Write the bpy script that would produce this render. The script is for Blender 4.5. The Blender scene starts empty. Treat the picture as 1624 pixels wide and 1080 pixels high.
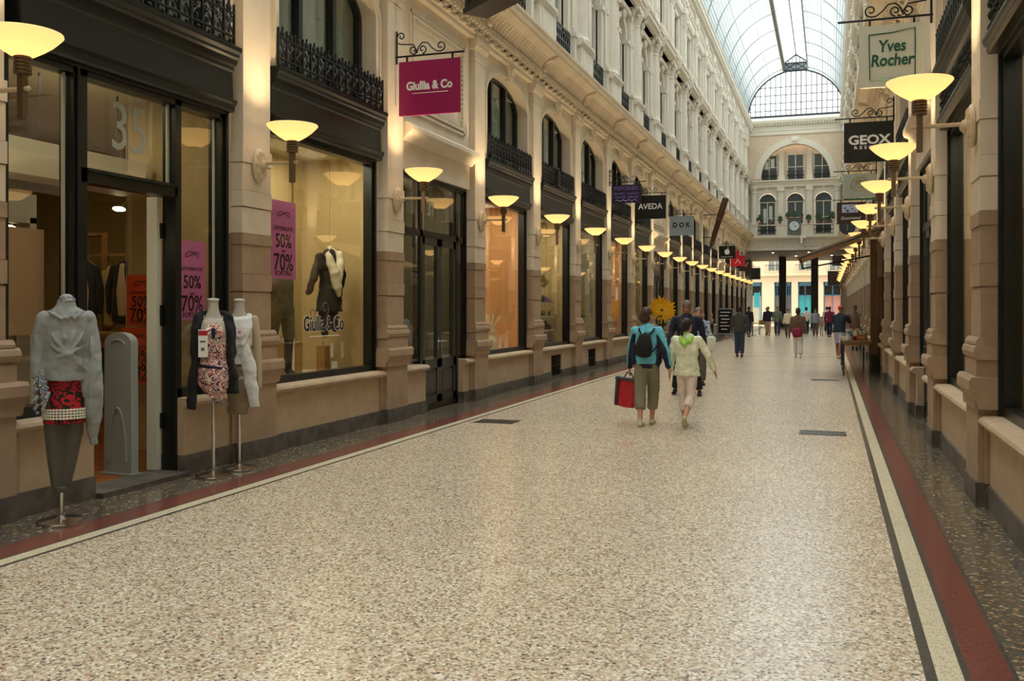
import bpy, bmesh, math, random
from math import sin, cos, pi, radians as R
from mathutils import Vector, Matrix
random.seed(7)
SC = bpy.context.scene
COL = SC.collection

# ------------------------------------------------------------------ camera
cam = bpy.data.cameras.new('camera'); camo = bpy.data.objects.new('camera', cam); COL.objects.link(camo)
camo.location = (0, 0, 1.62)
camo.rotation_euler = (R(90), 0, math.atan(503/1500.))
cam.sensor_width = 36; cam.lens = 1500/1624*36; cam.shift_y = -51/1624.
cam.clip_start = .05; cam.clip_end = 400
SC.camera = camo
# ------------------------------------------------------------------ world, sun, exposure
w = bpy.data.worlds.new('overcast_sky'); SC.world = w; w.use_nodes = True
wn = w.node_tree; bgn = wn.nodes['Background']
tc = wn.nodes.new('ShaderNodeTexCoord'); mp = wn.nodes.new('ShaderNodeMapping'); nz = wn.nodes.new('ShaderNodeTexNoise')
cr = wn.nodes.new('ShaderNodeValToRGB')
mp.inputs['Scale'].default_value = (2, 2, 5); nz.inputs['Scale'].default_value = 1.6; nz.inputs['Detail'].default_value = 4
wn.links.new(tc.outputs['Generated'], mp.inputs[0]); wn.links.new(mp.outputs[0], nz.inputs[0]); wn.links.new(nz.outputs[0], cr.inputs[0])
cr.color_ramp.elements[0].position = .3; cr.color_ramp.elements[0].color = (.80, .90, 1.0, 1)
cr.color_ramp.elements[1].position = .7; cr.color_ramp.elements[1].color = (1, 1, .98, 1)
wn.links.new(cr.outputs[0], bgn.inputs[0]); bgn.inputs[1].default_value = 1.85
sun = bpy.data.lights.new('veiled_sun', 'SUN'); sun.energy = 11.0; sun.angle = R(70); sun.color = (1, .95, .86)  # broad overhead sun added to brighten the floor under the overcast sky
suno = bpy.data.objects.new('veiled_sun', sun); COL.objects.link(suno); suno.rotation_euler = (R(-8), R(3), 0); suno.location = (0, 0, 30)
SC.view_settings.view_transform = 'Standard'; SC.view_settings.look = 'None'; SC.view_settings.gamma = 1
SC.view_settings.exposure = 0.28
try: SC.view_settings.use_curve_mapping = False
except Exception: pass
LAMP_W = 80.0; SHOP_W = 24.0

# ------------------------------------------------------------------ helpers
def lin(h):
    h = h.lstrip('#'); o = []
    for i in (0, 2, 4):
        c = int(h[i:i+2], 16)/255.; o.append(c/12.92 if c <= .04045 else ((c+.055)/1.055)**2.4)
    return tuple(o)+(1,)
MATS = {}
def mat(name, col, rough=.6, metal=0, emit=None, estr=0, var=0, vscale=6, bump=0, bscale=20, trans=0, spec=.5, col2=None, vary='noise', coat=0):
    if name in MATS: return MATS[name]
    m = bpy.data.materials.new(name); m.use_nodes = True; nt = m.node_tree; b = nt.nodes['Principled BSDF']
    c = lin(col) if isinstance(col, str) else col
    b.inputs['Base Color'].default_value = c; b.inputs['Roughness'].default_value = rough; b.inputs['Metallic'].default_value = metal
    b.inputs['Specular IOR Level'].default_value = spec
    if trans: b.inputs['Transmission Weight'].default_value = trans
    if coat: b.inputs['Coat Weight'].default_value = coat
    if emit: b.inputs['Emission Color'].default_value = lin(emit); b.inputs['Emission Strength'].default_value = estr
    if var or col2:
        t = nt.nodes.new('ShaderNodeTexCoord'); n = nt.nodes.new('ShaderNodeTexNoise'); n.inputs['Scale'].default_value = vscale
        n.inputs['Detail'].default_value = 5; r = nt.nodes.new('ShaderNodeValToRGB')
        nt.links.new(t.outputs['Object'], n.inputs[0]); nt.links.new(n.outputs[0], r.inputs[0])
        c2 = lin(col2) if col2 else tuple(min(1, x*(1+var)) for x in c[:3])+(1,)
        c1 = c if col2 else tuple(x*(1-var) for x in c[:3])+(1,)
        r.color_ramp.elements[0].position = .35; r.color_ramp.elements[1].position = .65
        r.color_ramp.elements[0].color = c1; r.color_ramp.elements[1].color = c2
        nt.links.new(r.outputs[0], b.inputs['Base Color'])
    if bump:
        t = nt.nodes.new('ShaderNodeTexCoord'); n = nt.nodes.new('ShaderNodeTexNoise'); n.inputs['Scale'].default_value = bscale
        bp = nt.nodes.new('ShaderNodeBump'); bp.inputs['Strength'].default_value = bump; bp.inputs['Distance'].default_value = .02
        nt.links.new(t.outputs['Object'], n.inputs[0]); nt.links.new(n.outputs[0], bp.inputs['Height']); nt.links.new(bp.outputs[0], b.inputs['Normal'])
    MATS[name] = m; return m
def glass_mat(name, tint=(1, 1, 1, 1), refl=.07, haze=0):
    m = bpy.data.materials.new(name); m.use_nodes = True; nt = m.node_tree; nt.nodes.clear()
    o = nt.nodes.new('ShaderNodeOutputMaterial'); tr = nt.nodes.new('ShaderNodeBsdfTransparent'); gl = nt.nodes.new('ShaderNodeBsdfGlossy')
    gl.inputs['Roughness'].default_value = .01; tr.inputs[0].default_value = tint
    lw = nt.nodes.new('ShaderNodeLayerWeight'); pw = nt.nodes.new('ShaderNodeMath'); pw.operation = 'POWER'; pw.inputs[1].default_value = 4.0
    ml = nt.nodes.new('ShaderNodeMath'); ml.operation = 'MULTIPLY_ADD'; ml.inputs[1].default_value = .85; ml.inputs[2].default_value = refl; ml.use_clamp = True
    mx = nt.nodes.new('ShaderNodeMixShader')
    nt.links.new(lw.outputs['Facing'], pw.inputs[0]); nt.links.new(pw.outputs[0], ml.inputs[0]); nt.links.new(ml.outputs[0], mx.inputs[0])
    nt.links.new(tr.outputs[0], mx.inputs[1]); nt.links.new(gl.outputs[0], mx.inputs[2])
    last = mx
    if haze:
        tl = nt.nodes.new('ShaderNodeBsdfTranslucent'); tl.inputs[0].default_value = (.9, .95, .95, 1); m2 = nt.nodes.new('ShaderNodeMixShader')
        m2.inputs[0].default_value = haze; nt.links.new(mx.outputs[0], m2.inputs[1]); nt.links.new(tl.outputs[0], m2.inputs[2]); last = m2
    nt.links.new(last.outputs[0], o.inputs[0]); MATS[name] = m; return m
def chips(name, cols, scale, rough, base, gap=.0, spec=.5):
    """terrazzo: voronoi chips of several colours in a cement ground"""
    m = bpy.data.materials.new(name); m.use_nodes = True; nt = m.node_tree; b = nt.nodes['Principled BSDF']
    t = nt.nodes.new('ShaderNodeTexCoord'); v = nt.nodes.new('ShaderNodeTexVoronoi'); v.inputs['Scale'].default_value = scale
    sp = nt.nodes.new('ShaderNodeSeparateColor'); r = nt.nodes.new('ShaderNodeValToRGB'); r.color_ramp.interpolation = 'CONSTANT'
    nt.links.new(t.outputs['Object'], v.inputs[0]); nt.links.new(v.outputs['Color'], sp.inputs[0]); nt.links.new(sp.outputs[0], r.inputs[0])
    e = r.color_ramp.elements; tot = sum(c[1] for c in cols); p = 0
    e[0].position = 0; e[0].color = lin(cols[0][0]); p = cols[0][1]/tot
    e[1].position = p; e[1].color = lin(cols[1][0]); p += cols[1][1]/tot
    for c, wgt in cols[2:]:
        q = e.new(p); q.color = lin(c); p += wgt/tot
    d = nt.nodes.new('ShaderNodeTexVoronoi'); d.feature = 'DISTANCE_TO_EDGE'; d.inputs['Scale'].default_value = scale
    nt.links.new(t.outputs['Object'], d.inputs[0])
    cmpn = nt.nodes.new('ShaderNodeMath'); cmpn.operation = 'GREATER_THAN'; cmpn.inputs[1].default_value = gap
    nt.links.new(d.outputs[0], cmpn.inputs[0])
    mx = nt.nodes.new('ShaderNodeMix'); mx.data_type = 'RGBA'; mx.inputs[6].default_value = lin(base)
    nt.links.new(cmpn.outputs[0], mx.inputs[0]); nt.links.new(r.outputs[0], mx.inputs[7])
    n = nt.nodes.new('ShaderNodeTexNoise'); n.inputs['Scale'].default_value = .7; n.inputs['Detail'].default_value = 3
    nt.links.new(t.outputs['Object'], n.inputs[0])
    rr = nt.nodes.new('ShaderNodeMapRange'); rr.inputs[3].default_value = .86; rr.inputs[4].default_value = 1.1
    nt.links.new(n.outputs[0], rr.inputs[0])
    vm = nt.nodes.new('ShaderNodeVectorMath'); vm.operation = 'SCALE'
    nt.links.new(mx.outputs[2], vm.inputs[0]); nt.links.new(rr.outputs[0], vm.inputs['Scale'])
    nt.links.new(vm.outputs[0], b.inputs['Base Color'])
    b.inputs['Roughness'].default_value = rough; b.inputs['Specular IOR Level'].default_value = spec
    MATS[name] = m; return m
def blotch(name, cols, scale, rough=.8):
    m = bpy.data.materials.new(name); m.use_nodes = True; nt = m.node_tree; b = nt.nodes['Principled BSDF']
    t = nt.nodes.new('ShaderNodeTexCoord'); n = nt.nodes.new('ShaderNodeTexNoise'); n.inputs['Scale'].default_value = scale; n.inputs['Detail'].default_value = 1.5
    n.inputs['Distortion'].default_value = 1.5
    r = nt.nodes.new('ShaderNodeValToRGB'); r.color_ramp.interpolation = 'CONSTANT'
    nt.links.new(t.outputs['Object'], n.inputs[0]); nt.links.new(n.outputs[0], r.inputs[0])
    e = r.color_ramp.elements; k = len(cols)
    e[0].position = 0; e[0].color = lin(cols[0]); e[1].position = .3+.4/(k-1)*0.5; e[1].color = lin(cols[1])
    for i, c in enumerate(cols[2:]):
        q = e.new(.3+.4*(i+1.5)/(k-1)); q.color = lin(c)
    nt.links.new(r.outputs[0], b.inputs['Base Color']); b.inputs['Roughness'].default_value = rough
    MATS[name] = m; return m

class MB:
    def __init__(s): s.v = []; s.f = []; s.m = []
    def add(s, vs, fs, m=0):
        o = len(s.v); s.v += [tuple(v) for v in vs]; s.f += [tuple(i+o for i in f) for f in fs]; s.m += [m]*len(fs); return s
    def box(s, x0, x1, y0, y1, z0, z1, m=0):
        if x0 > x1: x0, x1 = x1, x0
        if y0 > y1: y0, y1 = y1, y0
        if z0 > z1: z0, z1 = z1, z0
        return s.add([(x0,y0,z0),(x1,y0,z0),(x1,y1,z0),(x0,y1,z0),(x0,y0,z1),(x1,y0,z1),(x1,y1,z1),(x0,y1,z1)],
              [(0,3,2,1),(4,5,6,7),(0,1,5,4),(1,2,6,5),(2,3,7,6),(3,0,4,7)], m)
    def ext(s, prof, y0, y1, m=0):
        """closed polygon in (x,z), counter-clockwise seen from -y, extruded along y"""
        n = len(prof); a = sum(prof[i][0]*prof[(i+1)%n][1]-prof[(i+1)%n][0]*prof[i][1] for i in range(n))
        if a < 0: prof = prof[::-1]
        vs = [(x, y0, z) for x, z in prof]+[(x, y1, z) for x, z in prof]
        fs = [tuple(range(n)), tuple(range(2*n-1, n-1, -1))]+[(i, i+n, (i+1)%n+n, (i+1)%n) for i in range(n)]
        return s.add(vs, fs, m)
    def extx(s, prof, x0, x1, m=0):
        """closed polygon in (y,z) extruded along x"""
        n = len(prof); a = sum(prof[i][0]*prof[(i+1)%n][1]-prof[(i+1)%n][0]*prof[i][1] for i in range(n))
        if a < 0: prof = prof[::-1]
        vs = [(x1, y, z) for y, z in prof]+[(x0, y, z) for y, z in prof]
        fs = [tuple(range(n)), tuple(range(2*n-1, n-1, -1))]+[(i, i+n, (i+1)%n+n, (i+1)%n) for i in range(n)]
        return s.add(vs, fs, m)
    def lathe(s, prof, cx=0, cy=0, n=16, m=0, close=True):
        vs = []; fs = []
        for r, z in prof:
            for i in range(n): a = 2*pi*i/n; vs.append((cx+r*cos(a), cy+r*sin(a), z))
        for j in range(len(prof)-1):
            for i in range(n): fs.append((j*n+i, j*n+(i+1)%n, (j+1)*n+(i+1)%n, (j+1)*n+i))
        if close:
            fs.append(tuple(range(n-1, -1, -1))); fs.append(tuple((len(prof)-1)*n+i for i in range(n)))
        return s.add(vs, fs, m)
    def tube(s, pts, r, n=8, m=0, side=None, cap=True):
        """swept tube; r is a number, a list, or a list of (side, other) radii"""
        P = [Vector(p) for p in pts]; k = len(P); vs = []; fs = []
        rr = r if isinstance(r, (list, tuple)) else [r]*k
        prev = None
        for i, p in enumerate(P):
            d = (P[min(i+1, k-1)]-P[max(i-1, 0)])
            if d.length < 1e-9: d = Vector((0, 0, 1))
            d.normalize()
            sd = Vector(side) if side is not None else (prev if prev is not None else (Vector((1, 0, 0)) if abs(d.x) < .8 else Vector((0, 1, 0))))
            u = sd-d*sd.dot(d)
            if u.length < 1e-6: u = d.orthogonal()
            u.normalize(); v = d.cross(u); prev = u
            ra, rb = rr[i] if isinstance(rr[i], (list, tuple)) else (rr[i], rr[i])
            for j in range(n):
                a = 2*pi*j/n; q = p+u*(ra*cos(a))+v*(rb*sin(a)); vs.append(tuple(q))
        for i in range(k-1):
            for j in range(n): fs.append((i*n+j, i*n+(j+1)%n, (i+1)*n+(j+1)%n, (i+1)*n+j))
        if cap: fs.append(tuple(range(n-1, -1, -1))); fs.append(tuple((k-1)*n+j for j in range(n)))
        return s.add(vs, fs, m)
    def ell(s, c, r, n=12, k=8, m=0, rot=None):
        vs = []; fs = []
        for i in range(k+1):
            t = -pi/2+pi*i/k
            for j in range(n):
                a = 2*pi*j/n; q = Vector((r[0]*cos(t)*cos(a), r[1]*cos(t)*sin(a), r[2]*sin(t)))
                if rot is not None: q = rot @ q
                vs.append((c[0]+q.x, c[1]+q.y, c[2]+q.z))
        for i in range(k):
            for j in range(n): fs.append((i*n+j, i*n+(j+1)%n, (i+1)*n+(j+1)%n, (i+1)*n+j))
        return s.add(vs, fs, m)
    def limb(s, pts, rads, n=14, m=0, side=(1, 0, 0), flat=(0, 0)):
        """closed, round-ended limb: rings with (side, depth) radii"""
        P = [Vector(p) for p in pts]; rr = [q if isinstance(q, (list, tuple)) else (q, q) for q in rads]
        a = (P[1]-P[0]).normalized(); b = (P[-1]-P[-2]).normalized(); A = []; AR = []
        for f, g in ((.98, .25), (.75, .66), (.4, .92)):
            A.append(P[0]-a*min(rr[0])*f); AR.append((rr[0][0]*g, rr[0][1]*g))
        Bp = []; BR = []
        for f, g in ((.4, .92), (.75, .66), (.98, .25)):
            Bp.append(P[-1]+b*min(rr[-1])*f); BR.append((rr[-1][0]*g, rr[-1][1]*g))
        if flat[0]: A, AR = [], []
        if flat[1]: Bp, BR = [], []
        return s.tube(A+P+Bp, AR+list(rr)+BR, n, m, side)
    def sheet(s, fn, nu, nv, th=0, m=0):
        """surface fn(u,v) with optional thickness along -normal approx (second surface)"""
        g = [[Vector(fn(i/nu, j/nv)) for j in range(nv+1)] for i in range(nu+1)]
        vs = [tuple(p) for row in g for p in row]; W = nv+1
        fs = [(i*W+j, (i+1)*W+j, (i+1)*W+j+1, i*W+j+1) for i in range(nu) for j in range(nv)]
        if th:
            off = len(vs)
            for i in range(nu+1):
                for j in range(nv+1):
                    du = g[min(i+1, nu)][j]-g[max(i-1, 0)][j]; dv = g[i][min(j+1, nv)]-g[i][max(j-1, 0)]
                    n = du.cross(dv)
                    n = n.normalized() if n.length > 1e-9 else Vector((0, 0, 1))
                    vs.append(tuple(g[i][j]-n*th))
            fs += [(off+i*W+j, off+i*W+j+1, off+(i+1)*W+j+1, off+(i+1)*W+j) for i in range(nu) for j in range(nv)]
            for i in range(nu):
                fs.append((i*W, off+i*W, off+(i+1)*W, (i+1)*W)); fs.append((i*W+nv, (i+1)*W+nv, off+(i+1)*W+nv, off+i*W+nv))
            for j in range(nv):
                fs.append((j, j+1, off+j+1, off+j)); fs.append((nu*W+j, off+nu*W+j, off+nu*W+j+1, nu*W+j+1))
        return s.add(vs, fs, m)
    def mesh(s, name, mats, smooth=False, angle=None):
        me = bpy.data.meshes.new(name); me.from_pydata(s.v, [], s.f)
        for m in (mats if isinstance(mats, (list, tuple)) else [mats]): me.materials.append(MATS[m] if isinstance(m, str) else m)
        me.polygons.foreach_set('material_index', s.m)
        if smooth: me.polygons.foreach_set('use_smooth', [True]*len(s.f))
        me.update()
        if smooth and smooth != 'all':
            try: me.set_sharp_from_angle(angle=R(angle or 40))
            except Exception: pass
        return me
    def build(s, name, mats, parent=None, smooth=False, loc=None, **kw):
        return put(s.mesh(name, mats, smooth), name, parent, loc, **kw)
def put(me, name, parent=None, loc=None, label=None, cat=None, group=None, kind=None, rot=None, scale=None):
    o = bpy.data.objects.new(name, me); COL.objects.link(o)
    if parent: o.parent = parent
    if loc: o.location = loc
    if rot: o.rotation_euler = rot
    if scale: o.scale = scale
    return tag(o, label, cat, group, kind)
def tag(o, label=None, cat=None, group=None, kind=None):
    if label: o['label'] = label
    if cat: o['category'] = cat
    if group: o['group'] = group
    if kind: o['kind'] = kind
    return o
def empty(name, loc=(0, 0, 0), rot=None, scale=None, **kw):
    o = bpy.data.objects.new(name, None); COL.objects.link(o); o.location = loc; o.empty_display_size = .1
    if rot: o.rotation_euler = rot
    if scale: o.scale = scale
    return tag(o, **kw)
def copy_tree(o, parent=None):
    c = o.copy(); COL.objects.link(c)
    if parent: c.parent = parent
    for ch in list(o.children): copy_tree(ch, c)
    return c
def realise(ob, name=None):
    dg = bpy.context.evaluated_depsgraph_get(); dg.update(); me = bpy.data.meshes.new_from_object(ob.evaluated_get(dg))
    return me
def text_mesh(s, size, ext=.002, mt='black_ink', sx=1, align='CENTER', bold=0, shear=0):
    c = bpy.data.curves.new('txt', 'FONT'); c.body = s; c.size = size; c.extrude = ext; c.align_x = align; c.align_y = 'CENTER'
    c.offset = bold; c.shear = shear; c.resolution_u = 3; c.space_line = .85
    o = bpy.data.objects.new('txt', c); COL.objects.link(o)
    me = realise(o); bpy.data.objects.remove(o); bpy.data.curves.remove(c)
    me.transform(Matrix.Diagonal((sx, 1, 1, 1))); me.materials.clear(); me.materials.append(MATS[mt]); return me
FC = (R(90), 0, 0)          # lettering that faces back down the arcade (towards -y)
FL = (R(90), 0, R(90))      # lettering that faces +x (on the left wall)
FT = bpy.data.textures.new('folds', 'CLOUDS'); FT.noise_scale = .085; FT.noise_depth = 1
CLOTH = ('jacket', 'trousers', 'shirt', 'shorts', 'dark_panels', 'cardigan', 'dress', 'skirt', 'vest', 'hood', 'scarf')
def remesh(mb, name, mats, voxel, it=2, **kw):
    me = mb.mesh(name, mats if isinstance(mats, (list, tuple)) else [mats]); o = bpy.data.objects.new(name, me); COL.objects.link(o)
    md = o.modifiers.new('r', 'REMESH'); md.mode = 'VOXEL'; md.voxel_size = voxel; md.use_smooth_shade = True
    if it:
        sm = o.modifiers.new('s', 'SMOOTH'); sm.factor = .5; sm.iterations = it
    if name in CLOTH and voxel < .013: dm = o.modifiers.new('d', 'DISPLACE'); dm.texture = FT; dm.strength = .034 if name == 'jacket' else .022; dm.mid_level = .5
    m2 = realise(o); bpy.data.objects.remove(o); bpy.data.meshes.remove(me)
    m2.materials.clear()
    for m in (mats if isinstance(mats, (list, tuple)) else [mats]): m2.materials.append(MATS[m] if isinstance(m, str) else m)
    m2.polygons.foreach_set('use_smooth', [True]*len(m2.polygons))
    return put(m2, name, **kw)
def area(name, loc, rot, sx, sy, power, col=(1, .85, .62), parent=None):
    l = bpy.data.lights.new(name, 'AREA'); l.shape = 'RECTANGLE'; l.size = sx; l.size_y = sy; l.energy = power; l.color = col
    o = bpy.data.objects.new(name, l); COL.objects.link(o); o.location = loc; o.rotation_euler = rot
    return o
def point(name, loc, power, col=(1, .8, .5), rad=.03, parent=None):
    l = bpy.data.lights.new(name, 'POINT'); l.energy = power; l.color = col; l.shadow_soft_size = rad
    o = bpy.data.objects.new(name, l); COL.objects.link(o); o.location = loc
    if parent: o.parent = parent
    return o

# ------------------------------------------------------------------ materials
mat('cream_stone', '#d8cab4', .7, var=.05, vscale=2.5, bump=.12, bscale=30)
mat('white_stone', '#ded8ca', .7, var=.04, vscale=2, bump=.1, bscale=20)
mat('sandstone', '#a48a70', .75, var=.08, vscale=5, bump=.2, bscale=60)
mat('sandstone_buff', '#b8a184', .75, var=.07, vscale=5, bump=.2, bscale=60)
mat('plinth_granite', '#6a635b', .45, col2='#4b4742', vscale=7)
mat('dark_paint', '#0b110e', .35, var=.2, vscale=3)
mat('dark_grey_paint', '#33352f', .35)
mat('iron', '#17191a', .45, metal=.3)
mat('bronze', '#75624c', .35, metal=.7)
mat('rosette_paint', '#cbbca0', .6)
mat('chrome', '#c9c9c9', .12, metal=1)
mat('glass_35', '#9a9c8e', .4)
mat('black_ink', '#161616', .6); mat('white_ink', '#f0eee8', .5); mat('green_ink', '#0f5a3e', .5)
mat('magenta', '#9c1058', .45); mat('pink_paper', '#e27fbd', .6); mat('orange_paper', '#e4542c', .6)
mat('sign_black', '#0c0d0d', .35); mat('sign_cream', '#d9d9c6', .4); mat('sign_grey', '#7e8d96', .4); mat('sign_purple', '#1d1830', .4)
mat('violet_ink', '#8a72c8', .5); mat('grey_ink', '#5a5a5a', .5); mat('gold_ink', '#a98f52', .5); mat('red_sign', '#b5152a', .4); mat('brown_sign', '#33201a', .4)
mat('shop_wall', '#c9b483', .8); mat('shop_wall_olive', '#a5905a', .8); mat('shop_wall_orange', '#dcaa74', .8); mat('shop_wall_pale', '#bcb49a', .8)
mat('shop_ceiling', '#cfc3a2', .8); mat('wood_floor', '#8a4a1c', .4, var=.15, vscale=4); mat('dark_inside', '#2a2620', .8)
mat('curtain', '#dedecb', .85, var=.06, vscale=9); mat('oak', '#8c6a3c', .6, var=.12, vscale=10); mat('white_board', '#e0dac4', .5)
mat('brown_wood', '#76522e', .5, var=.15, vscale=8)
mat('lamp_white', '#fff3d0', .5, emit='#ffe9b8', estr=12)
mat('canvas_tan', '#b48a58', .8); mat('leaf_green', '#2f4a22', .6, var=.3, vscale=30); mat('terracotta', '#8a5a40', .8)
mat('roof_metal', '#8f9a98', .5, metal=.2); mat('rib_metal', '#8d9998', .5, metal=.1); mat('dark_metal', '#30353a', .5)
glass_mat('shop_glass', (.96, .97, .94, 1), .07); glass_mat('upper_glass', (.8, .85, .82, 1), .10)
glass_mat('roof_glass', (.55, .60, .62, 1), .05, haze=.40)
chips('terrazzo_light', [('#cdbda3', 5), ('#bba98d', 4), ('#ddd2be', 4), ('#a38f76', 2), ('#8b7d6e', 1.4), ('#6b6259', 1.0), ('#4e4a48', .7), ('#b98a70', .9), ('#ece5d8', 2)], 68, .24, '#c2b299', .03)
chips('terrazzo_dark', [('#57534a', 5), ('#635e53', 4), ('#77694f', 3), ('#96764e', 1.8), ('#a8946c', 1.3), ('#4a4843', 3), ('#b8ab8c', .7)], 44, .15, '#55524a', .05)
chips('band_cream', [('#d3c9ac', 5), ('#c8bd9e', 4), ('#ded6be', 3), ('#a99a7a', 1)], 110, .25, '#cabf9f', .02)
chips('band_red', [('#744239', 5), ('#6f3f37', 4), ('#7b493f', 2), ('#693b35', 2)], 110, .22, '#70403a', .02)
chips('band_dark', [('#4a4945', 5), ('#3f3e3b', 4), ('#5a5850', 2)], 110, .22, '#45443f', .02)

# warm glass shade: lit by its own bulb and glowing
m = bpy.data.materials.new('opal_shade'); m.use_nodes = True; nt = m.node_tree; nt.nodes.clear()
o_ = nt.nodes.new('ShaderNodeOutputMaterial'); tl = nt.nodes.new('ShaderNodeBsdfTranslucent'); df = nt.nodes.new('ShaderNodeBsdfDiffuse'); em = nt.nodes.new('ShaderNodeEmission')
tl.inputs[0].default_value = (.95, .72, .38, 1); df.inputs[0].default_value = (.9, .8, .6, 1); em.inputs[0].default_value = (1, .72, .34, 1); em.inputs[1].default_value = .36
mx = nt.nodes.new('ShaderNodeMixShader'); mx.inputs[0].default_value = .35; ad = nt.nodes.new('ShaderNodeAddShader')
nt.links.new(tl.outputs[0], mx.inputs[1]); nt.links.new(df.outputs[0], mx.inputs[2]); nt.links.new(mx.outputs[0], ad.inputs[0]); nt.links.new(em.outputs[0], ad.inputs[1]); nt.links.new(ad.outputs[0], o_.inputs[0])
MATS['opal_shade'] = m

# ------------------------------------------------------------------ layout constants
XL, XR = -5.9, 1.18          # front faces of the left and right pilasters
B = 3.47; Y1 = 5.4           # bay length; y of the first pilaster
def YP(k): return Y1+B*(k-1)
def YL(side, k): return 5.29 if (side == 0 and k == 1) else YP(k)
YEND = 74.0; ZV = 16.0; XC = (XL+XR)/2
NB = 20                      # last pilaster before the end facade
SIDES = (('left', XL, 1), ('right', XR, -1))
def side_obj(me, name, side, y, **kw):
    nm, x, s = SIDES[side]
    return put(me, name, loc=(x, y, 0), scale=(s, 1, 1), **kw)

# ------------------------------------------------------------------ floor
xb = [(-12, -6.05, 2), (-6.05, -5.36, 1), (-5.36, -5.34, 4), (-5.34, -5.08, 3), (-5.08, -5.06, 4), (-5.06, -4.95, 2), (-4.95, -4.91, 4), (-4.91, .40, 0),
      (.40, .45, 4), (.45, .56, 2), (.56, .59, 4), (.59, .77, 3), (.77, .79, 4), (.79, 1.35, 1), (1.35, 8, 1)]
f = MB()
ycross = [(-12, 33.0, None), (33.0, 33.12, 4), (33.12, 33.5, 2), (33.5, 33.62, 4), (33.62, 35.4, None), (35.4, 35.52, 4), (35.52, 130, None)]
for y0, y1, mm in ycross:
    for x0, x1, m_ in xb:
        mi = mm if (mm is not None and m_ == 0) else m_
        if y0 > 80: pass
        f.add([(x0, y0, 0), (x1, y0, 0), (x1, y1, 0), (x0, y1, 0)], [(0, 1, 2, 3)], mi)
f.box(-40, 40, -12, 130, -.3, -.02, 4)
f.build('floor', ['terrazzo_light', 'terrazzo_dark', 'band_cream', 'band_red', 'band_dark'], kind='structure')
def grate(x, y, n, label, wx=.58, wy=.42):
    r = empty('floor_grate', (x, y, 0), label=label, cat='drain grate', group='iron grates let into the floor')
    m = MB(); m.box(-wx/2, wx/2, -wy/2, -wy/2+.025, 0, .006); m.box(-wx/2, wx/2, wy/2-.025, wy/2, 0, .006); m.box(-wx/2, -wx/2+.025, -wy/2, wy/2, 0, .006); m.box(wx/2-.025, wx/2, -wy/2, wy/2, 0, .006)
    m.build('frame', 'dark_grey_paint', r)
    m = MB()
    for i in range(n): a = -wx/2+.03+(wx-.06)*i/n; m.box(a, a+(wx-.06)/n*.6, -wy/2+.025, wy/2-.025, .001, .005)
    m.build('bars', 'dark_grey_paint', r); MB().box(-wx/2+.02, wx/2-.02, -wy/2+.02, wy/2-.02, 0, .0012).build('pit', 'sign_black', r)  # flat black sheet paints the dark under the bars, without real depth
grate(-4.5, 12.76, 18, 'iron floor grate beside the cream border line left of the walkers')
grate(-.08, 12.92, 16, 'iron floor grate nearest on the right half of the walkway')
grate(-.1, 22.5, 14, 'iron floor grate in the middle distance on the right')

# ------------------------------------------------------------------ facade pieces, local axes: x = out into the arcade, y = along it
def pilaster_mesh():
    m = MB()
    def blk(z0, z1, p, h, mi, bk=-.28): m.box(bk, p, -h, h, z0, z1, mi)
    blk(0, .2, .05, .36, 0)
    blk(.2, .8, .03, .34, 1)
    m.ext([(-.2, .8), (.03, .8), (.045, .86), (.085, .93), (.1, .95), (.1, 1.03), (.08, 1.06), (-.2, 1.06)], -.4, .4, 1)
    blk(.8, .93, .055, .36, 1)
    blk(1.06, 1.2, .04, .335, 1)
    m.ext([(-.2, 1.2), (.03, 1.2), (.055, 1.22), (.065, 1.26), (.055, 1.3), (.035, 1.32), (-.2, 1.32)], -.36, .36, 1)
    m.ext([(-.2, 1.32), (.045, 1.32), (.045, 1.345), (.02, 1.38), (-.2, 1.38)], -.32, .32, 1)
    blk(1.38, 1.79, .0, .27, 1); blk(1.805, 1.985, .01, .277, 1); blk(1.99, 2.30, .0, .27, 1); blk(2.305, 2.42, .01, .277, 1)
    blk(1.38, 2.9, -.012, .258, 1)
    blk(2.425, 2.70, .0, .27, 2); blk(2.71, 2.88, .01, .277, 2); blk(2.885, 3.17, 0, .27, 2); blk(2.42, 3.3, -.012, .258, 2)
    blk(3.18, 3.34, .01, .277, 2); blk(3.34, 6.02, 0, .255, 2)
    # capital
    blk(6.0, 6.05, .02, .275, 2); blk(6.05, 6.17, .005, .26, 2)
    m.ext([(-.2, 6.17), (.01, 6.17), (.06, 6.24), (.06, 6.29), (.08, 6.29), (.08, 6.35), (-.2, 6.35)], -.33, .33, 2)
    # backing strips beside the shaft
    m.box(-.3, -.15, -.40, .40, .75, 2.42, 1); m.box(-.3, -.15, -.40, .40, 2.42, 4.4, 2); m.box(-.3, -.1, -.40, .40, 4.4, 6.35, 2)
    m.box(-.22, -.02, -.42, .42, .2, .74, 1); m.box(-.22, -.02, -.42, .42, 0, .15, 0)
    return m.mesh('pilaster', ['plinth_granite', 'sandstone', 'cream_stone'])
ME_PIL = pilaster_mesh()
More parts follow.
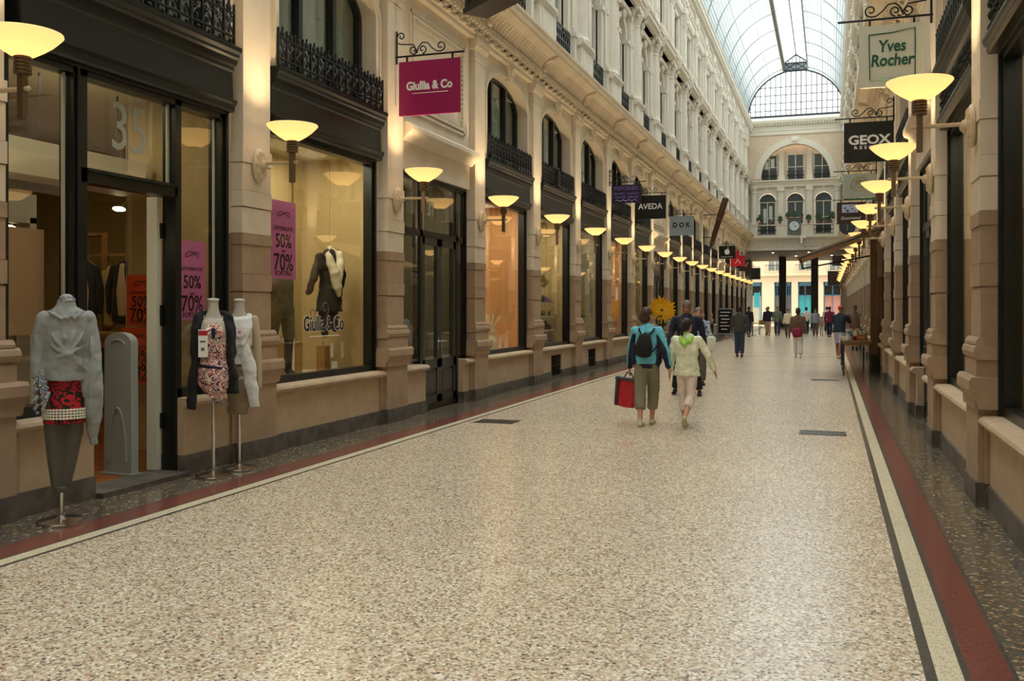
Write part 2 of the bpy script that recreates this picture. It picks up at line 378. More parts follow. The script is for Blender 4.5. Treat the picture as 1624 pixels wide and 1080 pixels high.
def sillwall_mesh(y0, y1, grille=None):
    m = MB(); a = (0, .15); 
    segs = [(y0, y1)] if not grille else [(y0, grille[0]), (grille[1], y1)]
    for s0, s1 in segs:
        m.box(-.34, -.05, s0, s1, .19, .66, 1); m.box(-.34, -.03, s0, s1, 0, .19, 0)
    if grille: m.box(-.34, -.05, grille[0], grille[1], .55, .66, 1); m.box(-.34, -.05, grille[0], grille[1], 0, .08, 0)
    m.ext([(-.34, .66), (.0, .66), (.02, .675), (.03, .70), (.02, .725), (-.01, .745), (-.34, .755)], y0, y1, 1)
    return m.mesh('sill_wall', ['plinth_granite', 'sandstone_buff'])
def fascia_mesh(y0, y1, orn=False):
    m = MB()
    m.ext([(-.3, 3.68), (-.045, 3.68), (-.03, 3.70), (-.03, 3.735), (-.01, 3.75), (0, 3.78), (0, 3.80), (-.05, 3.82), (-.06, 4.1), (-.04, 4.12), (-.04, 4.15), (-.01, 4.17), (.01, 4.22),
           (.03, 4.24), (.03, 4.27), (.055, 4.30), (.06, 4.33), (.06, 4.345), (-.3, 4.36)], y0, y1)
    if orn:
        rs = random.Random(3); n = 26
        for i in range(n):
            y = y0+.1+(y1-y0-.2)*(i+.5)/n
            for q in range(3): 
                z = 3.87+.09*q; m.ell((-.05, y+rs.uniform(-.02, .02), z+rs.uniform(-.02, .02)), (.035, .03, .045), 6, 4)
    return m.mesh('shop_fascia', ['dark_paint'])
def frame_mesh(y0, y1, z0, z1, w=.1, d0=-.27, d1=-.14, mull=(), trans=()):
    m = MB(); m.box(d0, d1, y0, y0+w, z0, z1); m.box(d0, d1, y1-w, y1, z0, z1); m.box(d0, d1, y0, y1, z0, z0+w*.8); m.box(d0, d1, y0, y1, z1-w*.8, z1)
    m.box(d0, d1+.03, y0, y0+w*.4, z0, z1); m.box(d0, d1+.03, y1-w*.4, y1, z0, z1); m.box(d0, d1+.03, y0, y1, z1-w*.35, z1)
    for y, ww in mull: m.box(d0, d1, y-ww/2, y+ww/2, z0, z1)
    for z, a, b, ww in trans: m.box(d0, d1, a, b, z-ww/2, z+ww/2)
    return m.mesh('frame', ['dark_paint'])
def glass_mesh(y0, y1, z0, z1, x=-.205): return MB().box(x-.005, x+.005, y0, y1, z0, z1).mesh('glass', ['shop_glass'])
def arch_pts(hw, zs, rise, n=20): return [(hw*cos(pi*i/n), zs+rise*sin(pi*i/n)) for i in range(n+1)]   # (dy,z), from +hw to -hw
def arch_wall(m, y0, y1, z0, z1, yc, hw, zs, rise, xf, xb_, mi=0, zb=None):
    """wall with an arched opening from z0(or zb) to the arch, front at xf, back at xb_"""
    pts = arch_pts(hw, zs, rise); zb = z0 if zb is None else zb
    poly_r = [(yc+hw, zb), (y1, zb), (y1, z1)]
    # build as strips between the arch curve and the top edge
    for (a, za), (b, zb2) in zip(pts[:-1], pts[1:]):
        m.extx([(yc+a, za), (yc+b, zb2), (yc+b, z1), (yc+a, z1)][::-1], xb_, xf, mi)
    m.extx([(yc+hw, zb), (y1, zb), (y1, z1), (yc+hw, z1)], xb_, xf, mi)
    m.extx([(y0, zb), (yc-hw, zb), (yc-hw, z1), (y0, z1)], xb_, xf, mi)
    if zb > z0: m.box(xb_, xf, y0, y1, z0, zb, mi)
def archivolt(m, yc, hw, zs, rise, x0, x1, w, mi=0):
    pts = arch_pts(hw, zs, rise); po = arch_pts(hw+w, zs, rise+w)
    for i in range(len(pts)-1):
        m.extx([(yc+pts[i][0], pts[i][1]), (yc+po[i][0], po[i][1]), (yc+po[i+1][0], po[i+1][1]), (yc+pts[i+1][0], pts[i+1][1])], x0, x1, mi)
def mezz_mesh():
    m = MB()
    arch_wall(m, .38, B-.38, 4.34, 6.36, B/2, 1.22, 5.6, .5, -.08, -.3)
    archivolt(m, B/2, 1.22, 5.6, .5, -.08, -.05, .1); archivolt(m, B/2, 1.32, 5.6, .5, -.08, -.03, .035)
    for sgn in (-1, 1):
        y = B/2+sgn*1.27; m.box(-.08, -.05, y-.05, y+.05, 4.36, 5.6); m.box(-.08, -.03, y+sgn*.05-.015, y+sgn*.05+.015, 4.36, 5.6)
    # keystone with a scroll
    m.extx([(B/2-.07, 6.05), (B/2+.07, 6.05), (B/2+.12, 6.36), (B/2-.12, 6.36)], -.1, .02)
    m.lathe([(.001, -.0), (.06, 0), (.06, .001)], 0, 0, 8) if False else None
    m.ell((.03, B/2, 6.22), (.05, .09, .07), 10, 6); m.ell((.02, B/2, 6.11), (.035, .06, .05), 10, 6)
    m.box(-.3, -.28, .3, B-.3, 4.34, 4.36)
    return m.mesh('mezzanine_wall', ['cream_stone'])
def mezz_frame():
    m = MB(); pts = arch_pts(1.22, 5.6, .5); pi_ = arch_pts(1.14, 5.6, .44)
    for i in range(len(pts)-1):
        m.extx([(B/2+pi_[i][0], pi_[i][1]), (B/2+pts[i][0], pts[i][1]), (B/2+pts[i+1][0], pts[i+1][1]), (B/2+pi_[i+1][0], pi_[i+1][1])], -.36, -.27)
    for s in (-1, 1): m.box(-.36, -.27, B/2+s*1.22, B/2+s*1.13, 4.36, 5.6)
    for y in (-.42, .42): m.box(-.36, -.25, B/2+y-.045, B/2+y+.045, 4.36, 6.0)
    m.box(-.36, -.27, B/2-1.2, B/2+1.2, 4.36, 4.44)
    return m.mesh('frame', ['dark_paint'])
def mezz_glass():
    pts = arch_pts(1.2, 5.6, .48); return MB().extx([(B/2-1.2, 4.4), (B/2+1.2, 4.4)]+[(B/2+a, b) for a, b in pts], -.325, -.315).mesh('glass', ['upper_glass'])
def curtain_mesh():  # pale drapes added behind the glass to catch daylight and lighten the windows
    m = MB()
    def fn(u, v): y = .42+u*(B-.84); return (-.46+.02*sin(y*26), y, 4.36+v*1.85)
    m.sheet(fn, 70, 1, .004); return m.mesh('net_curtain', ['curtain'])
def spiral(cx, cz, r0, a0, turns, dirn=1, n=14):
    return [(cx+r0*(1-.75*i/n)*cos(a0+dirn*turns*2*pi*i/n), cz+r0*(1-.75*i/n)*sin(a0+dirn*turns*2*pi*i/n)) for i in range(n+1)]
def railing_mesh(hi=True):
    m = MB(); y0, y1 = .42, B-.42; x = .0; n = 15 if hi else 13; sd = 5 if hi else 4
    for z in (4.375, 4.455, 4.70): m.box(x-.012, x+.012, y0, y1, z-.01, z+.01)
    st = (y1-y0)/n
    for i in range(n+1):
        y = y0+st*i; m.box(x-.011, x+.011, y-.011, y+.011, 4.36, 4.76); m.ell((x, y, 4.775), (.018, .018, .03), 5, 4)
        if i < n:
            yc = y+st/2
            for s in (-1, 1):
                m.tube([(x, yc+s*st*.48, 4.46), (x, yc+s*st*.3, 4.53), (x, yc, 4.585), (x, yc-s*st*.3, 4.64), (x, yc-s*st*.12, 4.70)], .011, sd)
                if hi: m.tube([(x, yc+s*q[0], 4.62+q[1]) for q in spiral(.04, 0, .04, 0, 1.1, 1, 7)], .009, 4)
            m.ell((x, yc, 4.745), (.016, .05, .045), 6, 4); m.ell((x, yc, 4.80), (.014, .016, .035), 5, 4); m.ell((x, yc, 4.51), (.014, .03, .035), 5, 4)
            if hi: m.ell((x+.02, yc, 4.40), (.014, .035, .022), 5, 4)
    return m.mesh('balcony_railing', ['iron'])
def entab_mesh():
    """one bay of the main entablature, pilaster centre to pilaster centre"""
    m = MB()
    core = [(-.3, 6.35), (.02, 6.35), (.02, 6.42), (.05, 6.43), (.05, 6.5), (.09, 6.52), (.09, 6.62), (.12, 6.64), (.12, 6.68), (.09, 6.70), (.11, 6.78), (.17, 6.86), (.27, 6.93), (.38, 6.965),
            (.46, 6.97), (.46, 7.0), (.50, 7.03), (.50, 7.10), (.53, 7.13), (.53, 7.17), (-.3, 7.20)]
    m.ext(core, 0, B)
    n = 24
    for i in range(n):
        y = B*(i+.5)/n; m.box(.09, .15, y-.04, y+.04, 6.54, 6.61)
    for i in range(10):       # meander below
        y = B*(i+.5)/10; m.box(.05, .10, y-.14, y+.04, 6.43, 6.455); m.box(.05, .10, y+.015, y+.04, 6.43, 6.50); m.box(.05, .10, y-.06, y+.15, 6.485, 6.51); m.box(.05, .10, y-.06, y-.035, 6.455, 6.51)
    for i in range(20):       # upright leaves on the cove
        y = .2+(B-.26)*(i+.5)/20
        m.tube([(.105, y, 6.70), (.12, y, 6.78), (.17, y, 6.86), (.26, y, 6.93)], [(.055, .022), (.06, .035), (.045, .04), (.012, .02)], 6, side=(0, 1, 0))
    cons = [(.08, 6.65), (.15, 6.65), (.19, 6.69), (.19, 6.74), (.165, 6.79), (.20, 6.845), (.30, 6.87), (.40, 6.89), (.45, 6.93), (.45, 6.967), (.08, 6.967)]
    m.ext(cons, .0, .13); m.ext([(x_+.012, z_) for x_, z_ in cons], .03, .10)
    for z_, x_ in ((6.70, .15), (6.92, .39)): m.ell((x_, .065, z_), (.055, .085, .055), 8, 6)
    m.box(-.2, .06, .0, .34, 6.35, 6.5); m.box(-.2, .06, B-.34, B, 6.35, 6.5)
    return m.mesh('main_entablature', ['cream_stone'])
def upper_pier_mesh():
    """giant order of the upper floors, centred on the pilaster below"""
    m = MB(); 
    m.box(-.3, .08, -.78, .78, 7.15, 8.0); m.box(-.3, .22, -.52, .52, 7.15, 7.98); m.box(.22, .235, -.36, .36, 7.3, 7.85)
    m.ext([(-.3, 7.98), (.22, 7.98), (.26, 8.02), (.29, 8.06), (.29, 8.13), (.25, 8.16), (-.3, 8.16)], -.6, .6)
    m.ext([(-.3, 8.0), (.08, 8.0), (.13, 8.06), (.13, 8.14), (-.3, 8.16)], -.84, .84)
    m.box(-.3, -.0, -.72, .72, 8.16, 11.0); m.box(-.3, .06, -.5, .5, 8.16, 10.95)
    m.lathe([(.27, 8.16), (.27, 8.22), (.235, 8.3), (.225, 8.4), (.225, 9.3), (.2, 10.45), (.22, 10.5), (.2, 10.55), (.24, 10.7), (.29, 10.85), (.27, 10.95)], .02, 0, 14)
    m.box(-.1, .3, -.3, .3, 10.9, 10.98)
    for s in (-1, 1):
        m.ell((.2, s*.22, 10.82), (.06, .08, .08), 8, 6); m.lathe([(.07, 8.16), (.06, 8.3), (.055, 10.0), (.1, 10.25), (.1, 10.3)], .04, s*.62, 8)
        m.box(-.2, .12, s*.52, s*.74, 9.72, 9.86)
    # main entablature break + third floor pilaster
    m.ext([(-.3, 10.98), (.28, 10.98), (.28, 11.1), (.32, 11.14), (.32, 11.24), (.38, 11.28), (.38, 11.36), (-.3, 11.42)], -.42, .42)
    m.box(-.3, .18, -.42, .42, 11.36, 11.9); m.box(-.3, .1, -.55, .55, 11.36, 14.1)
    m.box(-.3, .16, -.3, .3, 11.9, 13.45); m.box(.16, .18, -.2, .2, 12.05, 13.3)
    m.ext([(-.3, 13.4), (.17, 13.4), (.2, 13.5), (.2, 13.7), (.27, 13.85), (.27, 13.92), (-.3, 13.95)], -.38, .38)
    for s in (-1, 1): m.ell((.2, s*.25, 13.75), (.06, .09, .09), 8, 6)
    m.ell((.22, 0, 13.62), (.06, .1, .12), 8, 6)
    m.box(-.3, .22, -.45, .45, 13.92, 14.9)
    # carved garland standing out on the frieze of the top storey
    for a, z in ((0, 14.35), (.2, 14.45), (-.2, 14.45)): m.ell((.24, a, z), (.07, .11, .09), 8, 6)
    return m.mesh('upper_pier', ['white_stone'])
def upper_wall_mesh():
    m = MB(); yc = B/2
    arch_wall(m, .4, B-.4, 7.15, 11.0, yc, .56, 9.8, .56, -.06, -.34, zb=8.1)
    archivolt(m, yc, .56, 9.8, .56, -.06, .02, .14)
    for s in (-1, 1):
        y = yc+s*.66; m.box(-.1, .06, y-.1, y+.1, 8.16, 9.7); m.box(-.1, .1, y-.13, y+.13, 9.7, 9.84)
        y = yc+s*.95; m.box(-.1, .1, y-.1, y+.1, 8.16, 10.6); m.box(-.1, .14, y-.13, y+.13, 8.1, 8.3); m.box(-.1, .14, y-.13, y+.13, 10.5, 10.64)
        m.ell((.14, y, 10.78), (.1, .07, .14), 8, 6); m.ell((.24, y, 10.9), (.08, .06, .08), 8, 6)       # console under the canopy
        m.box(-.1, .16, yc+s*.80, yc+s*.98, 7.15, 8.16); m.box(-.1, .2, yc+s*.77, yc+s*1.01, 8.1, 8.2)
    m.ell((.06, yc, 10.45), (.08, .11, .16), 8, 6)
    m.box(-.1, .12, yc-.95, yc+.95, 10.62, 10.78)
    # projecting canopy over the window
    m.ext([(-.1, 10.98), (.26, 10.98), (.3, 11.04), (.4, 11.08), (.4, 11.2), (.44, 11.24), (-.1, 11.40)], yc-1.08, yc+1.08)
    m.ext([(-.3, 10.98), (.16, 10.98), (.16, 11.16), (.24, 11.22), (.24, 11.3), (-.3, 11.4)], .0, B)
    # third storey
    m.box(-.34, -.06, .4, B-.4, 11.3, 11.95); m.box(-.34, -.06, .4, yc-.5, 11.9, 13.6); m.box(-.34, -.06, yc+.5, B-.4, 11.9, 13.6); m.box(-.34, -.06, .4, B-.4, 13.5, 14.9)
    m.box(-.1, .06, yc-.68, yc-.5, 11.9, 13.6); m.box(-.1, .06, yc+.5, yc+.68, 11.9, 13.6); m.box(-.1, .06, yc-.68, yc+.68, 13.5, 13.68); m.box(-.1, .16, yc-.75, yc+.75, 11.82, 11.95)
    m.ext([(-.1, 13.68), (.06, 13.68), (.18, 13.78), (.18, 13.86), (-.1, 13.9)], yc-.8, yc+.8)
    # top frieze and cornice
    m.ext([(-.3, 13.95), (.16, 13.95), (.16, 14.2), (.2, 14.24), (.2, 14.3), (.12, 14.32), (.12, 14.82), (.2, 14.88), (.2, 15.0), (.3, 15.06), (.34, 15.14), (.42, 15.2), (.42, 15.38), (.47, 15.44), (.47, 15.5), (.2, 15.6), (.16, 16.0), (-.3, 16.0)], 0, B)
    n = 14
    for i in range(n):
        y = B*(i+.5)/n; m.box(.15, .36, y-.06, y+.06, 15.02, 15.14)
    for i in range(5): m.ell((.14, B*(i+.5)/5, 14.56), (.05, .16, .12), 8, 5)
    return m.mesh('upper_wall', ['white_stone'])
def sash_mesh(x=-.2):
    m = MB(); yc = B/2
    for s in (-1, 1): m.box(x, x+.06, yc+s*.56, yc+s*.48, 8.1, 9.9)
    m.box(x, x+.06, yc-.03, yc+.03, 8.1, 10.3); m.box(x, x+.06, yc-.56, yc+.56, 9.72, 9.8); m.box(x, x+.06, yc-.5, yc+.5, 8.1, 8.2); archivolt(m, yc, .48, 9.8, .48, x, x+.06, .08)
    return m.mesh('frame', ['white_stone'])
def sash_glass(x=-.2):
    pts = arch_pts(.55, 9.8, .55); return MB().extx([(B/2-.55, 8.1), (B/2+.55, 8.1)]+[(B/2+a, b) for a, b in pts], x+.02, x+.03).mesh('glass', ['dark_glass'])
mat('dark_glass', '#8f9c98', .08, spec=.8)
mat('dark_glass_deep', '#4a5250', .3, spec=.4)
def lattice_mesh():
    m = MB(); yc = B/2; x = .06
    m.box(x-.012, x+.012, yc-.7, yc+.7, 8.08, 8.13); m.box(x-.012, x+.012, yc-.7, yc+.7, 7.22, 7.26)
    for i in range(9):
        y = yc-.7+1.4*i/8; m.box(x-.01, x+.01, y-.01, y+.01, 7.24, 8.1)
        if i < 8:
            for z in (7.32, 7.52, 7.72, 7.92):
                m.tube([(x, y+.01, z-.08), (x, y+.165, z+.12)], .011, 4); m.tube([(x, y+.165, z-.08), (x, y+.01, z+.12)], .011, 4)
    return m.mesh('balcony_grille', ['iron'])
ME = dict(fascia=fascia_mesh(.36, B-.36), fascia_orn=fascia_mesh(.36, B-.36, True), mezz=mezz_mesh(), mframe=mezz_frame(), mglass=mezz_glass(), curtain=curtain_mesh(), rail=railing_mesh(), rail_lo=railing_mesh(False),
          entab=entab_mesh(), pier=upper_pier_mesh(), uwall=upper_wall_mesh(), sash=sash_mesh(), sglass=sash_glass(), lattice=lattice_mesh(),
          sill=sillwall_mesh(.3, B-.3), sillg=sillwall_mesh(.3, B-.3, (1.25, 2.1)), win=frame_mesh(.38, B-.38, .75, 3.69), wing=glass_mesh(.46, B-.46, .82, 3.62))
def w3_mesh():
    m = MB(); yc = B/2; m.box(-.2, -.14, yc-.5, yc-.43, 11.95, 13.5); m.box(-.2, -.14, yc+.43, yc+.5, 11.95, 13.5); m.box(-.2, -.14, yc-.03, yc+.03, 11.95, 13.5); m.box(-.2, -.14, yc-.5, yc+.5, 12.9, 12.97); m.box(-.2, -.14, yc-.5, yc+.5, 13.43, 13.5); m.box(-.2, -.14, yc-.5, yc+.5, 11.95, 12.02)
    return m.mesh('frame', ['white_stone'])
ME['w3'] = w3_mesh(); ME['w3g'] = MB().box(-.18, -.17, B/2-.5, B/2+.5, 11.95, 13.5).mesh('glass', ['dark_glass'])
def stone_bay_mesh():
    """stone panel above a door bay"""
    m = MB()
    m.box(-.3, -.06, .36, B-.36, 3.69, 4.12)
    m.ext([(-.3, 4.1), (-.04, 4.1), (0, 4.14), (.04, 4.18), (.1, 4.21), (.12, 4.25), (.12, 4.31), (.05, 4.36), (-.3, 4.40)], .3, B-.3)
    m.box(-.3, -.08, .36, B-.36, 4.36, 6.36)
    # raised framed panel
    a, b, z0, z1 = .62, B-.62, 4.58, 6.12
    for k, (w_, d) in enumerate(((.0, .03), (.07, .045), (.15, .02))):
        ww = .045
        m.box(-.08, -.08+d, a+w_, b-w_, z0+w_, z0+w_+ww); m.box(-.08, -.08+d, a+w_, b-w_, z1-w_-ww, z1-w_); m.box(-.08, -.08+d, a+w_, a+w_+ww, z0+w_, z1-w_); m.box(-.08, -.08+d, b-w_-ww, b-w_, z0+w_, z1-w_)
    n = 26
    for i in range(n):
        y = a+.13+(b-a-.26)*(i+.5)/n; m.box(-.08, -.045, y-.022, y+.022, z0+.125, z0+.16); m.box(-.08, -.045, y-.022, y+.022, z1-.16, z1-.125)
    n = 16
    for i in range(n):
        z = z0+.13+(z1-z0-.26)*(i+.5)/n; m.box(-.08, -.045, a+.125, a+.16, z-.022, z+.022); m.box(-.08, -.045, b-.16, b-.125, z-.022, z+.022)
    for s in (-1, 1):
        y = B/2+s*1.25
    return m.mesh('stone_panel_wall', ['cream_stone'])
ME['stone'] = stone_bay_mesh()

# ------------------------------------------------------------------ assemble the two long facades
wn_ = [0]
def win_name(): wn_[0] += 1; return 'window_%d' % wn_[0]
ORD = ['first', 'second', 'third', 'fourth', 'fifth', 'sixth', 'seventh', 'eighth', 'ninth', 'tenth', 'eleventh', 'twelfth', 'thirteenth', 'fourteenth', 'fifteenth', 'sixteenth', 'seventeenth', 'eighteenth', 'nineteenth', 'twentieth', 'twenty-first']
STONE = (3, 9, 15)                     # door bays with a stone panel
def door_mesh(a, b, c, z1=2.77):       # two leaves a..b..c
    m = MB()
    return m
def double_door(side, y):
    nm = 'door_%d' % (len([o for o in bpy.data.objects if o.name.startswith('door_')])+1)
    r = empty(nm, (SIDES[side][1], y, 0), scale=(SIDES[side][2], 1, 1), kind='structure')
    put(frame_mesh(.38, B-.38, .02, 3.69, mull=((1.22, .1), (2.72, .1)), trans=((2.80, .38, B-.38, .1),)), 'frame', r)
    m = MB(); m.box(-.2, -.1, 1.27, 1.29, .05, 2.75)
    MB().box(-.17, -.16, .48, 1.17, .8, 3.6).box(-.17, -.16, 2.77, B-.46, .8, 3.6).box(-.17, -.16, 1.27, 2.67, 2.86, 3.6).build('glass', 'shop_glass', r)
    for y0, y1 in ((1.28, 1.97), (1.98, 2.67)):
        m = MB(); m.box(-.21, -.15, y0, y0+.1, .03, 2.75); m.box(-.21, -.15, y1-.1, y1, .03, 2.75); m.box(-.21, -.15, y0, y1, .03, .22); m.box(-.21, -.15, y0, y1, .66, .8); m.box(-.21, -.15, y0, y1, 2.63, 2.75); m.box(-.2, -.175, y0, y1, .2, .7)
        m.box(-.2, -.155, y0+.14, y1-.14, .27, .6)
        lf = m.build('door_leaf', 'dark_grey_paint', r); MB().box(-.185, -.178, y0+.09, y1-.09, .79, 2.64).build('glass', 'shop_glass', lf)
    MB().tube([(-.14, 1.9, 1.08), (-.09, 1.9, 1.08), (-.09, 1.84, 1.08)], .012).box(-.155, -.14, 1.875, 1.925, .95, 1.15).tube([(-.14, 2.05, 1.08), (-.09, 2.05, 1.08), (-.09, 2.11, 1.08)], .012).box(-.155, -.14, 2.02, 2.07, .9, 1.15).build('door_handle', 'chrome', r)
    MB().box(-.34, -.04, .38, .48, .03, .8).build('side_panel', 'dark_grey_paint', r)
    return r
ME['stub_a'] = sillwall_mesh(.3, 1.18); ME['stub_b'] = sillwall_mesh(2.76, B-.3)
def interior(side, k, depth, wallm, zf=.7, lit=1.0, ceil='shop_ceiling', y0=None, y1=None, floorm='white_board', zc=3.8, col=(1, .88, .66)):
    x = SIDES[side][1]; s = SIDES[side][2]; y = YP(k); a = y+.05 if y0 is None else y0; b = y+B-.05 if y1 is None else y1
    def X(p): return x+s*p
    m = MB(); m.box(X(-depth), X(-depth-.1), a-.05, b+.05, 0, zc); m.build('wall_shop_back', wallm, kind='structure')
    MB().box(X(-.3), X(-depth-.1), a-.05, a, 0, zc).build('wall_shop_near', wallm, kind='structure')
    MB().box(X(-.3), X(-depth-.1), b, b+.05, 0, zc).build('wall_shop_far', wallm, kind='structure')
    MB().box(X(-.3), X(-depth-.1), a-.05, b+.05, zc, zc+.1).build('ceiling_shop', ceil, kind='structure')
    if zf > .05: MB().box(X(-.34), X(-depth), a, b, .01, zf).build('display_platform', floorm, kind='structure')
    if lit:
        area('shop_light', (X(-min(1.2, depth*.5)), (a+b)/2, zc-.06), (0, 0, 0), .6, (b-a)*.7, SHOP_W*lit, col)
rsh = random.Random(11)
for side in (0, 1):
    nm, x, s = SIDES[side]
    for k in range(0, 21):
        y = YP(k)
        if k >= 1:
            side_obj(ME_PIL, 'pilaster', side, YL(side, k), kind='structure')
        side_obj(ME['entab'], 'main_entablature', side, y, kind='structure')
        side_obj(ME['pier'], 'upper_pier', side, y, kind='structure')
        side_obj(ME['uwall'], 'upper_wall', side, y, kind='structure')
        r = empty(win_name(), (x, y, 0), scale=(s, 1, 1), kind='structure'); put(ME['sash'], 'frame', r); put(ME['sglass'], 'glass', r)
        r = empty(win_name(), (x, y, 0), scale=(s, 1, 1), kind='structure'); put(ME['w3'], 'frame', r); put(ME['w3g'], 'glass', r)
        if side == 0 or k < 4:
            o = side_obj(ME['lattice'], 'balcony_grille', side, y, cat='balcony grille', group='iron grilles of the upper floor', label='dark lattice grille above the main cornice, %s bay of the %s wall' % (ORD[k-1] if k else 'nearest', nm))
        stone = k in STONE
        if stone:
            side_obj(ME['stone'], 'stone_panel_wall', side, y, kind='structure')
            side_obj(ME['stub_a'], 'sill_wall', side, y, kind='structure'); side_obj(ME['stub_b'], 'sill_wall', side, y, kind='structure')
            double_door(side, y)
        else:
            side_obj(ME['fascia_orn' if side == 1 and k < 6 else 'fascia'], 'shop_fascia', side, y, kind='structure')
            side_obj(ME['mezz'], 'mezzanine_wall', side, y, kind='structure')
            r = empty(win_name(), (x, y, 0), scale=(s, 1, 1), kind='structure'); put(ME['mframe'], 'frame', r); put(ME['mglass'], 'glass', r); put(ME['curtain'], 'net_curtain', r)
            side_obj(ME['rail'] if k < 7 else ME['rail_lo'], 'balcony_railing', side, y, cat='balcony railing', group='iron balcony railings above the shop fascias',
                     label='black wrought iron balcony railing above the %s shop bay of the %s wall' % (ORD[k-1] if k else 'nearest', nm))
            if not (side == 0 and k == 1):
                side_obj(ME['sillg'] if (side == 0 and k in (5, 6)) else ME['sill'], 'sill_wall', side, y, kind='structure')
                if side == 0 and k in (5, 6):
                    m = MB()
                    for i in range(8): a = 1.27+.81*i/7; m.box(-.1, -.08, a-.01, a+.01, .08, .55)
                    m.box(-.1, -.08, 1.26, 2.09, .3, .32); m.box(-.16, -.15, 1.26, 2.09, .08, .55)
                    side_obj(m.mesh('cellar_grille', ['iron']), 'cellar_grille', side, y, cat='cellar grille', label='dark cellar grille low in the wall under the %s' % ('lit window full of trinkets' if k == 5 else 'window with the yellow sunflower'))
                r = empty(win_name(), (x, y, 0), scale=(s, 1, 1), kind='structure'); put(ME['win'], 'frame', r); put(ME['wing'], 'glass', r)
        # interiors
        if k >= 2 or side == 1:
            if side == 0:
                wm = {2: 'shop_wall', 3: 'shop_wall_pale', 4: 'shop_wall_orange', 5: 'shop_wall', 6: 'shop_wall_pale', 7: 'shop_wall_orange'}.get(k, rsh.choice(['shop_wall', 'shop_wall_pale', 'dark_inside', 'shop_wall_pale']))
                lit = {2: 1.5, 3: .25, 4: 1.5, 5: 1.4, 6: .7, 7: 1.3}.get(k, rsh.choice([.3, .5, .2, .6]))
                interior(0, k, 1.5 if k < 10 else .9, wm, 0.05 if stone or k == 7 else .72, lit)
            else:
                interior(1, k, 1.2, 'shop_wall' if k in (1, 2) else 'dark_inside', 0.05 if stone else .72, {0: .3, 1: .5, 2: 1.3, 4: .5}.get(k, 0.12 if k < 12 else 0))
# plain ends of the long walls behind the viewpoint and behind the storeys
for nm, x, s in SIDES:
    MB().box(x-s*.3, x-s*.6, -8, 1.95, 0, ZV).build('wall_'+nm, 'cream_stone', kind='structure')
    MB().box(x-s*.62, x-s*.72, 1.9, 74.9, 4.0, ZV).build('wall_'+nm+'_core', 'dark_inside', kind='structure') if False else None
    m = MB(); m.box(x-s*.75, x-s*.85, 1.9, 74.9, 4.0, ZV); m.build('wall_'+nm+'_rear', 'curtain', kind='structure')
MB().box(XL-.6, XR+.6, -8.3, -8, 0, ZV+3.6).build('wall_behind', 'cream_stone', kind='structure')  # unseen wall added to stop daylight flooding in behind the viewpoint

# ------------------------------------------------------------------ left shop entrance (bay 1)
y = YP(1)
put(sillwall_mesh(.2, 1.12), 'sill_wall', loc=(XL, y, 0), kind='structure'); put(sillwall_mesh(2.30, B-.3), 'sill_wall', loc=(XL, y, 0), kind='structure')
r = empty('door_10', (XL, y, 0), kind='structure')
m = MB(); D0, D1 = -.27, -.12
m.box(D0, D1, .2, .3, .74, 3.69); m.box(D0, D1, .96, 1.12, .02, 3.69); m.box(D0, D1, 2.27, 2.36, .02, 3.69); m.box(D0, D1, 2.99, 3.09, .74, 3.69)
m.box(D0, D1, .2, 3.09, 3.60, 3.69); m.box(D0, D1, 1.05, 2.3, 2.70, 2.82); m.box(D0, D1+.03, 1.1, 2.3, 2.79, 2.82); m.box(D0, D1+.03, .38, 3.09, 3.65, 3.69)
m.box(D0, D1, .2, 1.0, .74, .84); m.box(D0, D1, 2.3, 3.09, .74, .84); m.box(D0, D1+.02, .99, 1.02, .02, 3.69); m.box(D0, D1+.03, 3.05, 3.09, .74, 3.69)
m.build('frame', 'dark_paint', r)
MB().box(-.19, -.18, .3, .94, .84, 3.6).box(-.19, -.18, 1.11, 2.28, 2.82, 3.6).box(-.19, -.18, 2.35, 3.0, .84, 3.6).build('glass', 'shop_glass', r)
MB().box(-.21, -.19, 2.24, 2.27, 2.8, 3.62).box(-.21, -.19, .92, .945, .84, 3.6).box(-.21, -.19, 2.97, 3.0, .84, 3.6).build('light_trim', 'sign_cream', r)
lf = MB().box(-.40, -.28, 2.20, 2.26, .05, 2.7).build('door_leaf', 'sign_cream', r, label='open door leaf with a pale frame')
MB().box(-1.1, -.38, 2.225, 2.235, .05, 2.68).build('glass', 'shop_glass', lf); MB().box(-.30, -.25, 2.24, 2.28, .45, .6).box(-.30, -.25, 2.24, 2.28, 1.45, 1.65).box(-.30, -.25, 2.24, 2.28, 2.3, 2.45).build('hinge', 'sign_black', lf)
MB().box(-.36, .05, 1.12, 2.28, 0, .045).build('threshold', 'plinth_granite', r)
t = put(text_mesh('35', .62, .002, 'glass_35', .82), 'house_number', r, (-.175, 1.70, 3.24), rot=FL, label='pale number 35 on the transom glass')
